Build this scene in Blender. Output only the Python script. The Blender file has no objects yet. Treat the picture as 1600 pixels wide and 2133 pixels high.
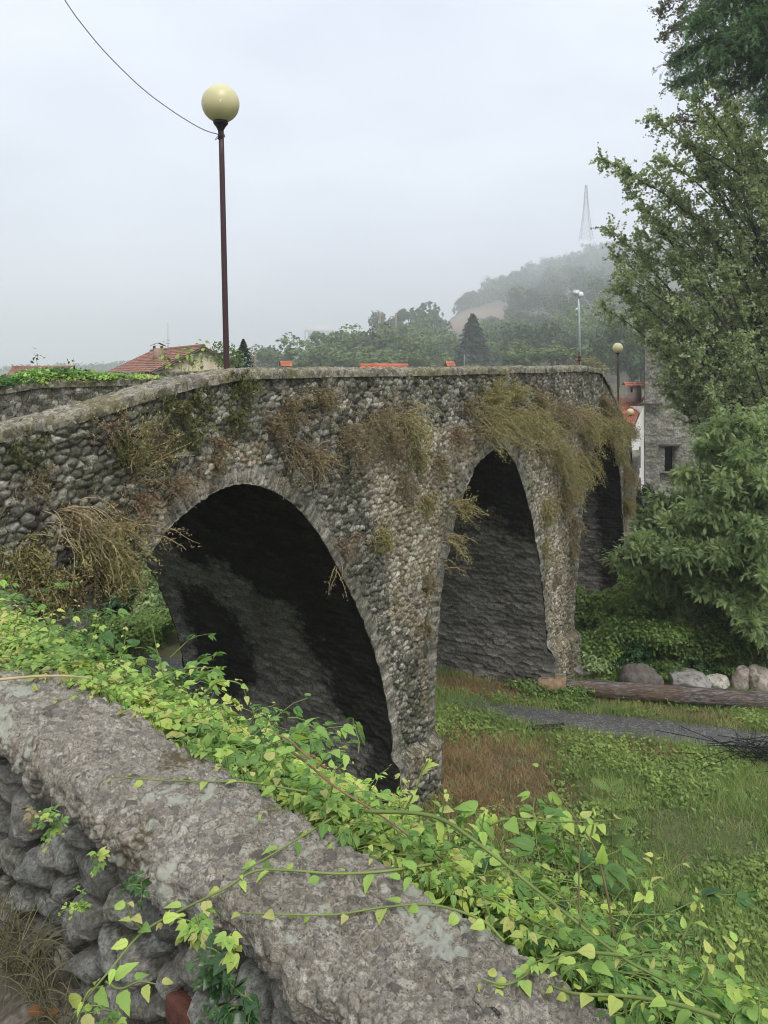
import bpy, math, random
import numpy as np
R = math.radians
random.seed(7)
rg = np.random.default_rng(11)
SC = bpy.context.scene
COL = SC.collection
# ------------------------------------------------------------------ camera, world, sun
F = 1733.0            # focal length in photo pixels (photo is 1600 x 2133)
HZ = 760.0            # eye level row
cam = bpy.data.cameras.new('camera'); camo = bpy.data.objects.new('camera', cam); COL.objects.link(camo)
camo.location = (0, 0, 0); camo.rotation_euler = (R(90), 0, 0)
cam.sensor_fit = 'HORIZONTAL'; cam.sensor_width = 36; cam.lens = 36 * F / 1600
cam.shift_y = -(1066.5 - HZ) / 1600
cam.clip_start = 0.05; cam.clip_end = 8000
SC.camera = camo
w = bpy.data.worlds.new('World'); SC.world = w; w.use_nodes = True
wn = w.node_tree; bg = wn.nodes['Background']
sky = wn.nodes.new('ShaderNodeTexSky'); sky.sky_type = 'NISHITA'; sky.sun_disc = False
sky.sun_elevation = R(52); sky.sun_rotation = R(200); sky.dust_density = 5; sky.air_density = 1.0
mx = wn.nodes.new('ShaderNodeMix'); mx.data_type = 'RGBA'; mx.inputs[0].default_value = 0.93
wn.links.new(sky.outputs[0], mx.inputs[6]); mx.inputs[7].default_value = (4.98, 5.3, 5.95, 1)
tcw = wn.nodes.new('ShaderNodeTexCoord'); mpw = wn.nodes.new('ShaderNodeMapping'); mpw.inputs['Scale'].default_value = (1.2, 1.2, 3.2)
nzw = wn.nodes.new('ShaderNodeTexNoise'); nzw.inputs['Scale'].default_value = 2.2; nzw.inputs['Detail'].default_value = 5; nzw.inputs['Roughness'].default_value = .5
rw = wn.nodes.new('ShaderNodeValToRGB'); rw.color_ramp.elements[0].position = .3; rw.color_ramp.elements[0].color = (.84, .855, .87, 1); rw.color_ramp.elements[1].position = .7; rw.color_ramp.elements[1].color = (1.06, 1.06, 1.05, 1)
mxw = wn.nodes.new('ShaderNodeMix'); mxw.data_type = 'RGBA'; mxw.blend_type = 'MULTIPLY'; mxw.inputs[0].default_value = 1
wn.links.new(tcw.outputs['Generated'], mpw.inputs[0]); wn.links.new(mpw.outputs[0], nzw.inputs['Vector']); wn.links.new(nzw.outputs['Fac'], rw.inputs[0]); wn.links.new(mx.outputs[2], mxw.inputs[6]); wn.links.new(rw.outputs[0], mxw.inputs[7])
wn.links.new(mxw.outputs[2], bg.inputs[0]); bg.inputs[1].default_value = 0.10
sun = bpy.data.lights.new('sun', 'SUN'); sun.energy = 1.5; sun.angle = R(30); sun.color = (1, .97, .92)
suno = bpy.data.objects.new('sun', sun); COL.objects.link(suno); suno.rotation_euler = (R(38), 0, R(20))
vs = SC.view_settings; vs.view_transform = 'Standard'; vs.look = 'None'; vs.exposure = 1.0; vs.gamma = 1
SC.cycles.max_bounces = 9; SC.cycles.diffuse_bounces = 6; SC.cycles.volume_bounces = 2
SC.cycles.transparent_max_bounces = 4; SC.cycles.glossy_bounces = 2; SC.cycles.transmission_bounces = 6
SC.cycles.filter_width = 1.05; SC.cycles.caustics_reflective = False; SC.cycles.caustics_refractive = False
GZ = -7.0             # river flat, below the eye

# ------------------------------------------------------------------ helpers
def P(px, py, d):
    return np.array([(px - 800) / F * d, d, (HZ - py) / F * d])
def G(px, py, z=GZ):
    d = -z * F / (py - HZ); return np.array([(px - 800) / F * d, d, z])
def tag(o, label=None, cat=None, group=None, kind=None):
    if label: o['label'] = label
    if cat: o['category'] = cat
    if group: o['group'] = group
    if kind: o['kind'] = kind
    return o
def empty(name, loc=(0, 0, 0), rz=0, **k):
    o = bpy.data.objects.new(name, None); COL.objects.link(o); o.location = loc; o.rotation_euler = (0, 0, rz)
    return tag(o, **k)
def mesh(name, V, Fc, mats, parent=None, attrs=None, mi=None, smooth=False, origin=None):
    V = np.asarray(V, dtype=np.float32)
    if origin is not None: V = V - np.asarray(origin, dtype=np.float32)
    if not isinstance(Fc, (list, tuple)): Fc = [Fc]
    Fc = [np.asarray(f, dtype=np.int32) for f in Fc if len(f)]
    me = bpy.data.meshes.new(name)
    me.vertices.add(len(V)); me.vertices.foreach_set('co', V.ravel())
    nl = sum(f.size for f in Fc); npoly = sum(len(f) for f in Fc)
    me.loops.add(nl); me.loops.foreach_set('vertex_index', np.concatenate([f.ravel() for f in Fc]))
    me.polygons.add(npoly)
    tot = np.concatenate([np.full(len(f), f.shape[1], np.int32) for f in Fc])
    me.polygons.foreach_set('loop_start', np.concatenate([[0], np.cumsum(tot)[:-1]]).astype(np.int32))
    me.polygons.foreach_set('loop_total', tot)
    if mi is not None: me.polygons.foreach_set('material_index', np.asarray(mi, np.int32))
    if smooth: me.polygons.foreach_set('use_smooth', np.ones(npoly, bool))
    for m in (mats if isinstance(mats, (list, tuple)) else [mats]): me.materials.append(m)
    for k, a in (attrs or {}).items():
        at = me.attributes.new(k, 'FLOAT', 'POINT'); at.data.foreach_set('value', np.asarray(a, np.float32))
    me.update(); me.validate()
    o = bpy.data.objects.new(name, me); COL.objects.link(o)
    if parent is not None: o.parent = parent
    if origin is not None and parent is None: o.location = origin
    return o
class Bag:
    """collects pieces (verts, faces, material index, rnd attribute) into one mesh"""
    def __init__(s): s.V = []; s.Q = []; s.T = []; s.mq = []; s.mt = []; s.r = []; s.m = []; s.n = 0
    def add(s, V, Fc, mi=0, rnd=None, mid=None):
        V = np.asarray(V, float); Fc = np.asarray(Fc)
        if len(V) == 0: return
        s.V.append(V)
        if Fc.shape[1] == 4: s.Q.append(Fc + s.n); s.mq.append(np.full(len(Fc), mi))
        else: s.T.append(Fc + s.n); s.mt.append(np.full(len(Fc), mi))
        s.r.append(np.full(len(V), random.random()) if rnd is None else np.broadcast_to(rnd, (len(V),)))
        s.m.append(np.ones(len(V)) if mid is None else mid)
        s.n += len(V)
    def build(s, name, mats, parent=None, smooth=False, origin=None):
        fs = []; mi = []
        if s.Q: fs.append(np.concatenate(s.Q)); mi += s.mq
        if s.T: fs.append(np.concatenate(s.T)); mi += s.mt
        return mesh(name, np.concatenate(s.V), fs, mats, parent, {'rnd': np.concatenate(s.r), 'mid': np.concatenate(s.m)},
                    np.concatenate(mi), smooth, origin)
def box(c, size, rz=0, rx=0):
    x, y, z = [q / 2 for q in size]
    v = np.array([[a, b, d] for a in (-x, x) for b in (-y, y) for d in (-z, z)])
    f = np.array([[0, 1, 3, 2], [4, 6, 7, 5], [0, 4, 5, 1], [2, 3, 7, 6], [0, 2, 6, 4], [1, 5, 7, 3]])
    if rx: v = v @ np.array([[1, 0, 0], [0, math.cos(rx), math.sin(rx)], [0, -math.sin(rx), math.cos(rx)]])
    if rz: v = v @ np.array([[math.cos(rz), math.sin(rz), 0], [-math.sin(rz), math.cos(rz), 0], [0, 0, 1]])
    return v + np.asarray(c), f
def tube(path, rad, n=6, cap=True):
    path = np.asarray(path, float); k = len(path)
    rad = np.broadcast_to(rad, (k,))
    t = np.gradient(path, axis=0); t /= np.linalg.norm(t, axis=1)[:, None] + 1e-9
    a = np.cross(t, [0, 0, 1.0]); bad = np.linalg.norm(a, axis=1) < .15
    a[bad] = np.cross(t[bad], [0, 1.0, 0]); a /= np.linalg.norm(a, axis=1)[:, None]
    b = np.cross(a, t)
    ang = np.arange(n) * 2 * math.pi / n
    V = path[:, None] + rad[:, None, None] * (a[:, None] * np.cos(ang)[None, :, None] + b[:, None] * np.sin(ang)[None, :, None])
    V = V.reshape(-1, 3)
    i, j = np.meshgrid(np.arange(k - 1), np.arange(n), indexing='ij'); i = i.ravel(); j = j.ravel(); j2 = (j + 1) % n
    Fq = np.stack([i * n + j, i * n + j2, (i + 1) * n + j2, (i + 1) * n + j], 1)
    if cap:
        V = np.vstack([V, path[0], path[-1]]); c0 = k * n; jj = np.arange(n); j2 = (jj + 1) % n
        Fq = np.vstack([Fq, np.stack([np.full(n, c0), j2, jj, np.full(n, c0)], 1)[:, [0, 1, 2, 3]]]) if False else Fq
        T = np.vstack([np.stack([np.full(n, c0), j2, jj], 1), np.stack([np.full(n, c0 + 1), (k - 1) * n + jj, (k - 1) * n + j2], 1)])
        return V, Fq, T
    return V, Fq
def addtube(bag, path, rad, n=6, mi=0, rnd=None):
    if n <= 4:
        V, q = tube(path, rad, n, False); bag.add(V, q, mi, rnd)
    else:
        V, q, t = tube(path, rad, n, True); r = random.random() if rnd is None else rnd
        nb = bag.n; bag.add(V, q, mi, r); bag.T.append(t + nb); bag.mt.append(np.full(len(t), mi))
def lathe(prof, n=24):
    prof = np.asarray(prof, float); k = len(prof); ang = np.arange(n) * 2 * math.pi / n
    V = np.stack([prof[:, 0:1] * np.cos(ang), prof[:, 0:1] * np.sin(ang), np.broadcast_to(prof[:, 1:2], (k, n))], 2).reshape(-1, 3)
    i, j = np.meshgrid(np.arange(k - 1), np.arange(n), indexing='ij'); i = i.ravel(); j = j.ravel(); j2 = (j + 1) % n
    return V, np.stack([i * n + j, i * n + j2, (i + 1) * n + j2, (i + 1) * n + j], 1)
def grid_faces(nu, nv):
    i, j = np.meshgrid(np.arange(nu - 1), np.arange(nv - 1), indexing='ij'); i = i.ravel(); j = j.ravel()
    return np.stack([i * nv + j, (i + 1) * nv + j, (i + 1) * nv + j + 1, i * nv + j + 1], 1)
def catmull(p, k=8):
    p = np.asarray(p, float); q = np.vstack([2 * p[0] - p[1], p, 2 * p[-1] - p[-2]]); out = []
    for i in range(1, len(q) - 2):
        for t in np.arange(k) / k:
            out.append(.5 * ((2 * q[i]) + (q[i + 1] - q[i - 1]) * t + (2 * q[i - 1] - 5 * q[i] + 4 * q[i + 1] - q[i + 2]) * t * t + (-q[i - 1] + 3 * q[i] - 3 * q[i + 1] + q[i + 2]) * t ** 3))
    out.append(p[-1]); return np.array(out)
def h2(i, j, s):
    x = (i.astype(np.int64) * 374761393 + j.astype(np.int64) * 668265263 + s * 2147483647 + 1013904223) & 0xffffffff
    x = ((x ^ (x >> 13)) * 1274126177) & 0xffffffff; x = ((x ^ (x >> 16)) * 2246822519) & 0xffffffff
    return ((x ^ (x >> 15)) & 0xffffff) / float(0xffffff)
def vn(x, y, s=0):
    i = np.floor(x); j = np.floor(y); fx = x - i; fy = y - j; fx = fx * fx * (3 - 2 * fx); fy = fy * fy * (3 - 2 * fy)
    i = i.astype(np.int64); j = j.astype(np.int64)
    return (h2(i, j, s) * (1 - fx) + h2(i + 1, j, s) * fx) * (1 - fy) + (h2(i, j + 1, s) * (1 - fx) + h2(i + 1, j + 1, s) * fx) * fy
def fbm(x, y, o=4, s=0, g=.5):
    r = 0; a = 1; t = 0
    for k in range(o):
        r = r + a * vn(x * 2 ** k + 17.3 * k, y * 2 ** k - 9.1 * k, s + k * 31); t += a; a *= g
    return r / t                         # 0..1
def sstep(a, b, x):
    t = np.clip((x - a) / (b - a), 0, 1); return t * t * (3 - 2 * t)
def stones(u, v, cw, ch, seed=0, jit=.75, warp=.35, wf=2.2, brick=True):
    """Voronoi stones; returns edge distance (in metres), random per stone x2, offset from stone centre"""
    x = u / cw; y = v / ch
    x = x + warp * (fbm(x * wf * .5, y * wf * .5, 3, seed + 5) - .5); y = y + warp * (fbm(x * wf * .5 + 40, y * wf * .5, 3, seed + 9) - .5)
    J = np.floor(y).astype(np.int64)
    best = np.full(x.shape, 1e9); bx = np.zeros_like(x); by = np.zeros_like(x); bi = np.zeros(x.shape, np.int64); bj = np.zeros(x.shape, np.int64)
    def centre(i, j):
        return i + .5 + (h2(i, j, seed) - .5) * jit + (0.5 * (j % 2) if brick else 0), j + .5 + (h2(i, j, seed + 1) - .5) * jit
    for dj in (-1, 0, 1):
        j = J + dj; I = np.floor(x - (0.5 * (j % 2) if brick else 0)).astype(np.int64)
        for di in (-1, 0, 1):
            i = I + di; cx, cy = centre(i, j); d = (cx - x) ** 2 + (cy - y) ** 2; m = d < best
            best = np.where(m, d, best); bx = np.where(m, cx, bx); by = np.where(m, cy, by); bi = np.where(m, i, bi); bj = np.where(m, j, bj)
    e = np.full(x.shape, 1e9)
    for dj in (-2, -1, 0, 1, 2):
        j = bj + dj; I = np.floor(x - (0.5 * (j % 2) if brick else 0)).astype(np.int64)
        for di in (-2, -1, 0, 1, 2):
            i = I + di; cx, cy = centre(i, j); ddx = cx - bx; ddy = cy - by; L = np.sqrt(ddx ** 2 + ddy ** 2)
            ok = L > 1e-5; L = np.where(ok, L, 1); q = (((bx + cx) / 2 - x) * ddx + ((by + cy) / 2 - y) * ddy) / L
            e = np.where(ok & (q < e), q, e)
    return e * min(cw, ch), h2(bi, bj, seed + 3), h2(bi, bj, seed + 4), (x - bx), (y - by)
# ------------------------------------------------------------------ material helpers
class NT:
    def __init__(s, name):
        s.m = bpy.data.materials.new(name); s.m.use_nodes = True; s.t = s.m.node_tree; s.t.nodes.clear()
        s.out = s.t.nodes.new('ShaderNodeOutputMaterial')
    def n(s, ty, ins=None, **props):
        nd = s.t.nodes.new('ShaderNode' + ty)
        for k, v in props.items(): setattr(nd, k, v)
        for k, v in (ins or {}).items():
            if isinstance(v, bpy.types.NodeSocket): s.t.links.new(v, nd.inputs[k])
            else: nd.inputs[k].default_value = v
        return nd
    def att(s, name): return s.n('Attribute', attribute_name=name).outputs['Fac']
    def noise(s, scale, det=4, rough=.55, vec=None, dist=0):
        if vec is None: vec = s.n('TexCoord').outputs['Object']
        return s.n('TexNoise', {'Scale': scale, 'Detail': det, 'Roughness': rough, 'Vector': vec, 'Distortion': dist}).outputs['Fac']
    def ramp(s, fac, stops, interp='LINEAR'):
        r = s.n('ValToRGB', {'Fac': fac}); cr = r.color_ramp; cr.interpolation = interp
        while len(cr.elements) < len(stops): cr.elements.new(.5)
        for e, (p, c) in zip(cr.elements, stops):
            e.position = p; e.color = (c, c, c, 1) if isinstance(c, (int, float)) else (*c, 1)
        return r.outputs['Color']
    def mix(s, fac, a, b, mode='MIX'):
        nd = s.t.nodes.new('ShaderNodeMix'); nd.data_type = 'RGBA'; nd.blend_type = mode
        for k, v in ((0, fac), (6, a), (7, b)):
            if isinstance(v, bpy.types.NodeSocket): s.t.links.new(v, nd.inputs[k])
            elif k == 0: nd.inputs[0].default_value = v
            else: nd.inputs[k].default_value = (*v, 1)
        return nd.outputs[2]
    def math(s, op, a, b=0.0, c=None):
        d = {0: a, 1: b}
        if c is not None: d[2] = c
        return s.n('Math', d, operation=op).outputs[0]
    def bump(s, h, strength=.5, dist=.01):
        return s.n('Bump', {'Height': h, 'Strength': strength, 'Distance': dist}).outputs['Normal']
    def done(s, col, rough=.85, normal=None, spec=.3, metal=0, **k):
        ins = {'Base Color': col if isinstance(col, bpy.types.NodeSocket) else (*col, 1), 'Roughness': rough, 'Specular IOR Level': spec, 'Metallic': metal}
        if normal is not None: ins['Normal'] = normal
        b = s.n('BsdfPrincipled', {**ins, **k}); s.t.links.new(b.outputs[0], s.out.inputs[0]); return s.m
def spread(cols):
    n = len(cols); return [(i / max(1, n - 1), c) for i, c in enumerate(cols)]
def leafmat(name, cols, trans=.35, rough=.5, vein=None, nscale=1.5, spec=.35, dark=.6):
    t = NT(name)
    c = t.ramp(t.att('rnd'), spread(cols))
    c = t.mix(t.ramp(t.noise(nscale, 3), [(.35, 0.0), (.65, 1.0)]), c, t.mix(1.0, c, (dark, dark * 1.06, dark), 'MULTIPLY'))
    if vein is not None:
        c = t.mix(t.ramp(t.att('mid'), [(0, .55), (.14, 0.0)]), c, vein)
        c = t.mix(t.ramp(t.noise(60, 4), [(.3, .0), (.8, .35)]), c, t.mix(1.0, c, (.7, .75, .5), 'MULTIPLY'))
    p = t.n('BsdfPrincipled', {'Base Color': c, 'Roughness': rough, 'Specular IOR Level': spec})
    tr = t.n('BsdfTranslucent', {'Color': t.mix(1.0, c, (1.15, 1.2, .6), 'MULTIPLY')})
    mxs = t.n('MixShader', {0: trans, 1: p.outputs[0], 2: tr.outputs[0]}); t.t.links.new(mxs.outputs[0], t.out.inputs[0]); return t.m
def simple(name, col, rough=.7, var=.25, scale=8, metal=0, spec=.3, bump=.0):
    t = NT(name); c = t.mix(t.ramp(t.noise(scale, 5), [(.3, 0.0), (.7, 1.0)]), col, tuple(q * (1 - var) for q in col))
    return t.done(c, rough, t.bump(t.noise(scale * 5, 4), bump, .01) if bump else None, spec, metal)
def stonemat(name, cols, mortar, moss=(.055, .065, .02), mossamt=.5, lichen=.3, fine=60, pale=(.42, .42, .38), bstr=.6, bd=.012, damp=.5, grain=.55):
    t = NT(name); co = t.n('TexCoord').outputs['Object']
    c = t.ramp(t.att('rnd'), spread(cols))
    n1 = t.noise(fine, 6, .65); c = t.mix(t.ramp(n1, [(.38, 1.0), (.6, 0.0)]), c, t.mix(1.0, c, (grain * .8, grain * .8, grain * .78), 'MULTIPLY'))
    mp = t.n('Mapping', {'Vector': co, 'Scale': (1.0, 1.0, .22)}).outputs[0]
    c = t.mix(t.ramp(t.noise(1.3, 5, .6, mp), [(.42, 0.0), (.62, damp)]), c, t.mix(1.0, c, (.36, .37, .36), 'MULTIPLY'))      # water stains running down
    c = t.mix(t.ramp(t.att('gap'), [(0.0, 1.0), (.55, 0.0)]), c, mortar)
    c = t.mix(t.ramp(t.noise(14, 5, .7), [(.60, 0.0), (.68, lichen)]), c, pale)
    ms = t.math('MULTIPLY', t.ramp(t.noise(2.1, 5, .65), [(.46, 0.0), (.6, 1.0)]), t.ramp(t.noise(38, 4, .6), [(.42, 0.0), (.58, mossamt)]))
    c = t.mix(ms, c, moss)
    h = t.math('ADD', t.noise(fine * .6, 6, .7), t.math('MULTIPLY', t.noise(fine * 3, 4, .6), .4))
    return t.done(c, .88, t.bump(h, bstr, bd), .25)

M = {}
M['bridge'] = stonemat('bridge_rubble', [(0.297, 0.245, 0.172), (0.470, 0.401, 0.301), (0.174, 0.144, 0.106), (0.594, 0.522, 0.402), (0.335, 0.282, 0.195), (0.675, 0.648, 0.531), (0.137, 0.117, 0.095)], (.075, .062, .042), moss=(.10, .085, .035), mossamt=.9, lichen=.45, fine=28, damp=.8)
M['parapet'] = stonemat('parapet_rubble', [(0.100, 0.093, 0.077), (0.212, 0.194, 0.155), (0.056, 0.054, 0.047), (0.338, 0.313, 0.258), (0.142, 0.129, 0.103), (0.564, 0.532, 0.451), (0.156, 0.150, 0.110)], (.022, .02, .014), moss=(.045, .055, .016), mossamt=.8, lichen=.35, fine=28, damp=.5)
M['ring'] = stonemat('arch_ring_stone', [(0.228, 0.208, 0.171), (0.354, 0.324, 0.268), (0.152, 0.141, 0.116), (0.480, 0.441, 0.377), (0.279, 0.245, 0.194)], (.05, .045, .032), mossamt=.5, lichen=.35, fine=30, damp=.6)
def soffit_mat():
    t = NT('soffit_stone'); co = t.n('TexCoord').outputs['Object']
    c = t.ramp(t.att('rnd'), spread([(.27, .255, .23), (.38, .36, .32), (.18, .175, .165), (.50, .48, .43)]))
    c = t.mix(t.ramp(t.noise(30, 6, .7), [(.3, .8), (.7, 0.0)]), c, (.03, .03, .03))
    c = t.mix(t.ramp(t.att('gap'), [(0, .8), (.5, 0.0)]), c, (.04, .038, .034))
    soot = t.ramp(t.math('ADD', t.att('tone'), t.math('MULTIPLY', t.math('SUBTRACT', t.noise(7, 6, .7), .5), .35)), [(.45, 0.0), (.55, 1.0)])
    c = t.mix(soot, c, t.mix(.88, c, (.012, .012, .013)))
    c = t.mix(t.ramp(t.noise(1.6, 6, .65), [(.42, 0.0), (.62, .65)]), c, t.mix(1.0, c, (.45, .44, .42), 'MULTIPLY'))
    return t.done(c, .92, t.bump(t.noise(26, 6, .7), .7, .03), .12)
M['soffit'] = soffit_mat()
M['coping_b'] = stonemat('bridge_coping', [(0.252, 0.234, 0.184), (0.403, 0.372, 0.292), (0.139, 0.126, 0.103), (0.315, 0.288, 0.216)], (.06, .055, .04), moss=(.13, .115, .03), mossamt=.95, lichen=.6, fine=45, damp=.3, pale=(.42, .42, .40))
M['soil'] = simple('soil_track', (.12, .10, .075), .95, .5, 3, bump=.5)

# ------------------------------------------------------------------ the bridge: plan curve
plan = catmull([(-5.5, 4.81), (-4.9, 5.65), (-3.5, 7.62), (-1.31, 10.71), (0.88, 13.8), (2.4, 15.95), (3.9, 18.35), (5.55, 21.2), (7.02, 24.2), (8.3, 28), (9.8, 32.5), (11.3, 37), (14.1, 46), (17.5, 56), (21.5, 66)], 16)
seg = np.linalg.norm(np.diff(plan, axis=0), axis=1); S = np.concatenate([[0], np.cumsum(seg)])
tan_ = np.gradient(plan, axis=0); tan_ /= np.linalg.norm(tan_, axis=1)[:, None]
def plan_at(s):
    x = np.interp(s, S, plan[:, 0]); y = np.interp(s, S, plan[:, 1]); tx = np.interp(s, S, tan_[:, 0]); ty = np.interp(s, S, tan_[:, 1])
    L = np.hypot(tx, ty); return x, y, tx / L, ty / L
def bp(s, off, z):
    """point at distance s along the near face, off metres inwards (away from the viewer), height z"""
    x, y, tx, ty = plan_at(s); return np.stack([x - ty * off, y + tx * off, np.broadcast_to(z, np.shape(x))], -1)
TOPY = np.array([4.8, 5.65, 7.6, 8.23, 8.94, 9.45, 10.1, 12, 15, 19.8, 20.9, 21.6, 22.6, 24.2, 28, 37, 46, 55, 66])
TOPZ = np.array([-1.05, -.9, -.60, -.47, -.29, -.17, -.085, -.07, -.07, -.045, -.12, -.42, -1.0, -1.9, -3.2, -4.0, -4.5, -5.2, -6.2])
def topz(s): return np.interp(np.interp(s, S, plan[:, 1]), TOPY, TOPZ)
iR = plan[:, 1] < 30
def s_of_px(px): return np.interp((np.asarray(px, float) - 800) / F, plan[iR, 0] / plan[iR, 1], S[iR])
def face_sz(px, py):
    s = s_of_px(px); d = np.interp(s, S, plan[:, 1]); return np.stack([s, (HZ - np.asarray(py, float)) / F * d], -1)
W = 4.6; PW = .38
def arch(pts, k=10):
    p = face_sz([a for a, b in pts], [b for a, b in pts]); p = catmull(p, k)
    p = np.vstack([[p[0, 0], GZ - .5], p, [p[-1, 0], GZ - .5]])
    q = [p[0]]
    for a, b in zip(p[:-1], p[1:]):
        n = max(1, int(np.linalg.norm(b - a) / .05))
        for i in range(1, n + 1): q.append(a + (b - a) * i / n)
    return np.array(q)
A1 = arch([(5, 1750), (30, 1610), (75, 1470), (140, 1340), (225, 1240), (290, 1172), (345, 1105), (400, 1055), (455, 1021), (505, 1008), (560, 1020), (610, 1052), (660, 1110), (705, 1190), (745, 1275), (775, 1355), (798, 1440), (811, 1530), (815, 1640)])
A2 = arch([(903, 1640), (905, 1420), (911, 1300), (922, 1200), (940, 1110), (963, 1030), (985, 978), (1012, 945), (1040, 932), (1062, 952), (1085, 1003), (1108, 1095), (1124, 1200), (1135, 1310), (1141, 1425)])
A3 = arch([(1192, 1420), (1195, 1290), (1203, 1150), (1215, 1040), (1232, 950), (1250, 905), (1263, 893), (1275, 915), (1287, 985), (1296, 1080), (1301, 1180), (1303, 1270)])
ARCH = [A1, A2, A3]
def inside(poly, s, z):
    c = np.zeros(s.shape, bool); n = len(poly); m = (s > poly[:, 0].min()) & (s < poly[:, 0].max()) & (z < poly[:, 1].max())
    ss = s[m]; zz = z[m]; cc = np.zeros(ss.shape, bool)
    for i in range(n):
        a = poly[i]; b = poly[i - 1]
        if a[1] == b[1]: continue
        cc ^= ((a[1] > zz) != (b[1] > zz)) & (ss < (b[0] - a[0]) * (zz - a[1]) / (b[1] - a[1]) + a[0])
    c[m] = cc; return c
def nearest(poly, s, z):
    D = np.full(s.shape, 9.0); idx = np.zeros(s.shape, int)
    m = (s > poly[:, 0].min() - .8) & (s < poly[:, 0].max() + .8) & (z < poly[:, 1].max() + .8)
    ii = np.where(m.ravel())[0]; ss = s.ravel()[ii]; zz = z.ravel()[ii]
    for k in range(0, len(ii), 20000):
        d = (ss[k:k + 20000, None] - poly[None, :, 0]) ** 2 + (zz[k:k + 20000, None] - poly[None, :, 1]) ** 2
        j = d.argmin(1); D.ravel()[ii[k:k + 20000]] = np.sqrt(d[np.arange(len(j)), j]); idx.ravel()[ii[k:k + 20000]] = j
    return D, idx
bridge = empty('stone_bridge', (0.9, 13.8, GZ), label='old humpbacked rubble stone bridge with pointed arches and overgrown parapet', cat='bridge')
def bchild(o): o.parent = bridge; o.matrix_parent_inverse = bridge.matrix_basis.inverted(); return o
def build_face(name, s0, s1, ds, off, sgn, relief=1.0):
    ns = int((s1 - s0) / ds) + 1; s = np.linspace(s0, s1, ns); nz = int(7.3 / ds) + 1
    tz = topz(s) - .05
    v = np.linspace(0, 1, nz); Sg = np.repeat(s[:, None], nz, 1); Zg = (GZ - .4) + (tz[:, None] - (GZ - .4)) * v[None]
    keep_in = np.zeros(Sg.shape, bool); ring = np.full(Sg.shape, 9.0); rl = np.zeros(Sg.shape)
    snapS = Sg.copy(); snapZ = Zg.copy()
    for A in ARCH:
        ins = inside(A, Sg, Zg); D, idx = nearest(A, Sg, Zg); keep_in |= ins
        L = np.concatenate([[0], np.cumsum(np.linalg.norm(np.diff(A, axis=0), axis=1))])
        m = (~ins) & (D < ring); ring = np.where(m, D, ring); rl = np.where(m, L[idx] + A[0, 0] * 7, rl)
        sn = ins & (D < ds * 2.5); snapS = np.where(sn, A[idx, 0], snapS); snapZ = np.where(sn, A[idx, 1], snapZ)
    u, zz = snapS, snapZ
    # regions
    big = sstep(8.2, 5.0, u + 1.2 * (zz + 2)) + 0 * u               # large cobbles towards the near abutment
    rm = ring + .34 * (fbm(u * 3, zz * 3, 4, 5) - .5) < .27 - .06 * sstep(-3.5, -6, zz)
    e1, r1, q1, x1, y1 = stones(u, zz, .115, .08, 1, .8)
    e2, r2, q2, x2, y2 = stones(u, zz, .12, .082, 2, .9)
    e3, r3, q3, x3, y3 = stones(rl, ring, .075, .24, 3, .7, .12)
    e4, r4, q4, x4, y4 = stones(u, zz, .30, .20, 7, .8)
    pb = fbm(u * .9, zz * .9, 3, 77)
    bm = (big + .5 * (pb - .5) > .5)
    big4 = (~bm) & (pb > .62) & (zz < -4.5)
    def prof(e, w): return np.sqrt(np.clip(e / w, 0, 1))
    h1 = prof(e1, .026) * .036 + (q1 - .5) * .034 + (x1 * (r1 - .5) + y1 * (q1 - .5)) * .03
    h2_ = prof(e2, .03) * .045 + (q2 - .5) * .035 + (x2 * (r2 - .5) + y2 * (q2 - .5)) * .03
    h3 = prof(e3, .016) * .026 + (q3 - .5) * .034
    h4 = prof(e4, .04) * .035 + (q4 - .5) * .03
    h = np.where(bm, h2_, np.where(big4, h4, h1)); r = np.where(bm, r2, np.where(big4, r4, r1)); g = np.where(bm, e2 / .02, np.where(big4, e4 / .018, e1 / .015))
    h = np.where(rm, h3, h); r = np.where(rm, r3, r); g = np.where(rm, e3 / .012 + .05, g)
    h = h + .10 * (fbm(u * .7, zz * .7, 3, 21) - .5) + .03 * (fbm(u * 5, zz * 5, 3, 22) - .5) + .012 * (fbm(u * 22, zz * 22, 2, 25) - .5)
    h = h + .14 * (sstep(-6.0, -6.15, zz + .2 * (fbm(u * 2, u * 0, 2, 3) - .5)))                # foundation step
    tzz = topz(u)
    topband = sstep(-1.05, -.8, zz - tzz + .35 * (fbm(u * 1.5, zz * 1.5, 4, 8) - .5))
    topband = np.maximum(topband, 1.0 * sstep(9.5, 6.5, u + .5 * zz) * sstep(.25, .5, fbm(u * 1.1, zz * 1.1, 3, 31)))
    P3 = bp(u, off - sgn * h * relief, zz)
    F4 = grid_faces(ns, nz); ki = keep_in.ravel()
    F4 = F4[~(ki[F4].all(1))]
    # drop faces whose inside vertices could not be snapped
    far = (keep_in & (snapS == Sg) & (snapZ == Zg)).ravel(); F4 = F4[~far[F4].any(1)]
    used = np.zeros(len(ki), bool); used[F4] = True; remap = np.cumsum(used) - 1
    if sgn < 0: F4 = F4[:, ::-1]
    fm = np.where(rm.ravel()[F4[:, 0]], 2, np.where((topband + .3 * (h2((u * 40).astype(int), (zz * 40).astype(int), 5) * 0)).ravel()[F4[:, 0]] > .5, 1, 0))
    # a stone keeps one material: decide by stone id noise
    return bchild(mesh(name, P3.reshape(-1, 3)[used], remap[F4], [M['bridge'], M['parapet'], M['ring']], None,
         {'rnd': r.ravel()[used], 'gap': np.clip(g, 0, 1).ravel()[used]}, fm, True))
s26 = float(np.interp(26, plan[:, 1], S))
s19 = float(np.interp(19.6, plan[:, 1], S))
build_face('outer_wall', .0, s19, .0165, 0, 1)
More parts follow.
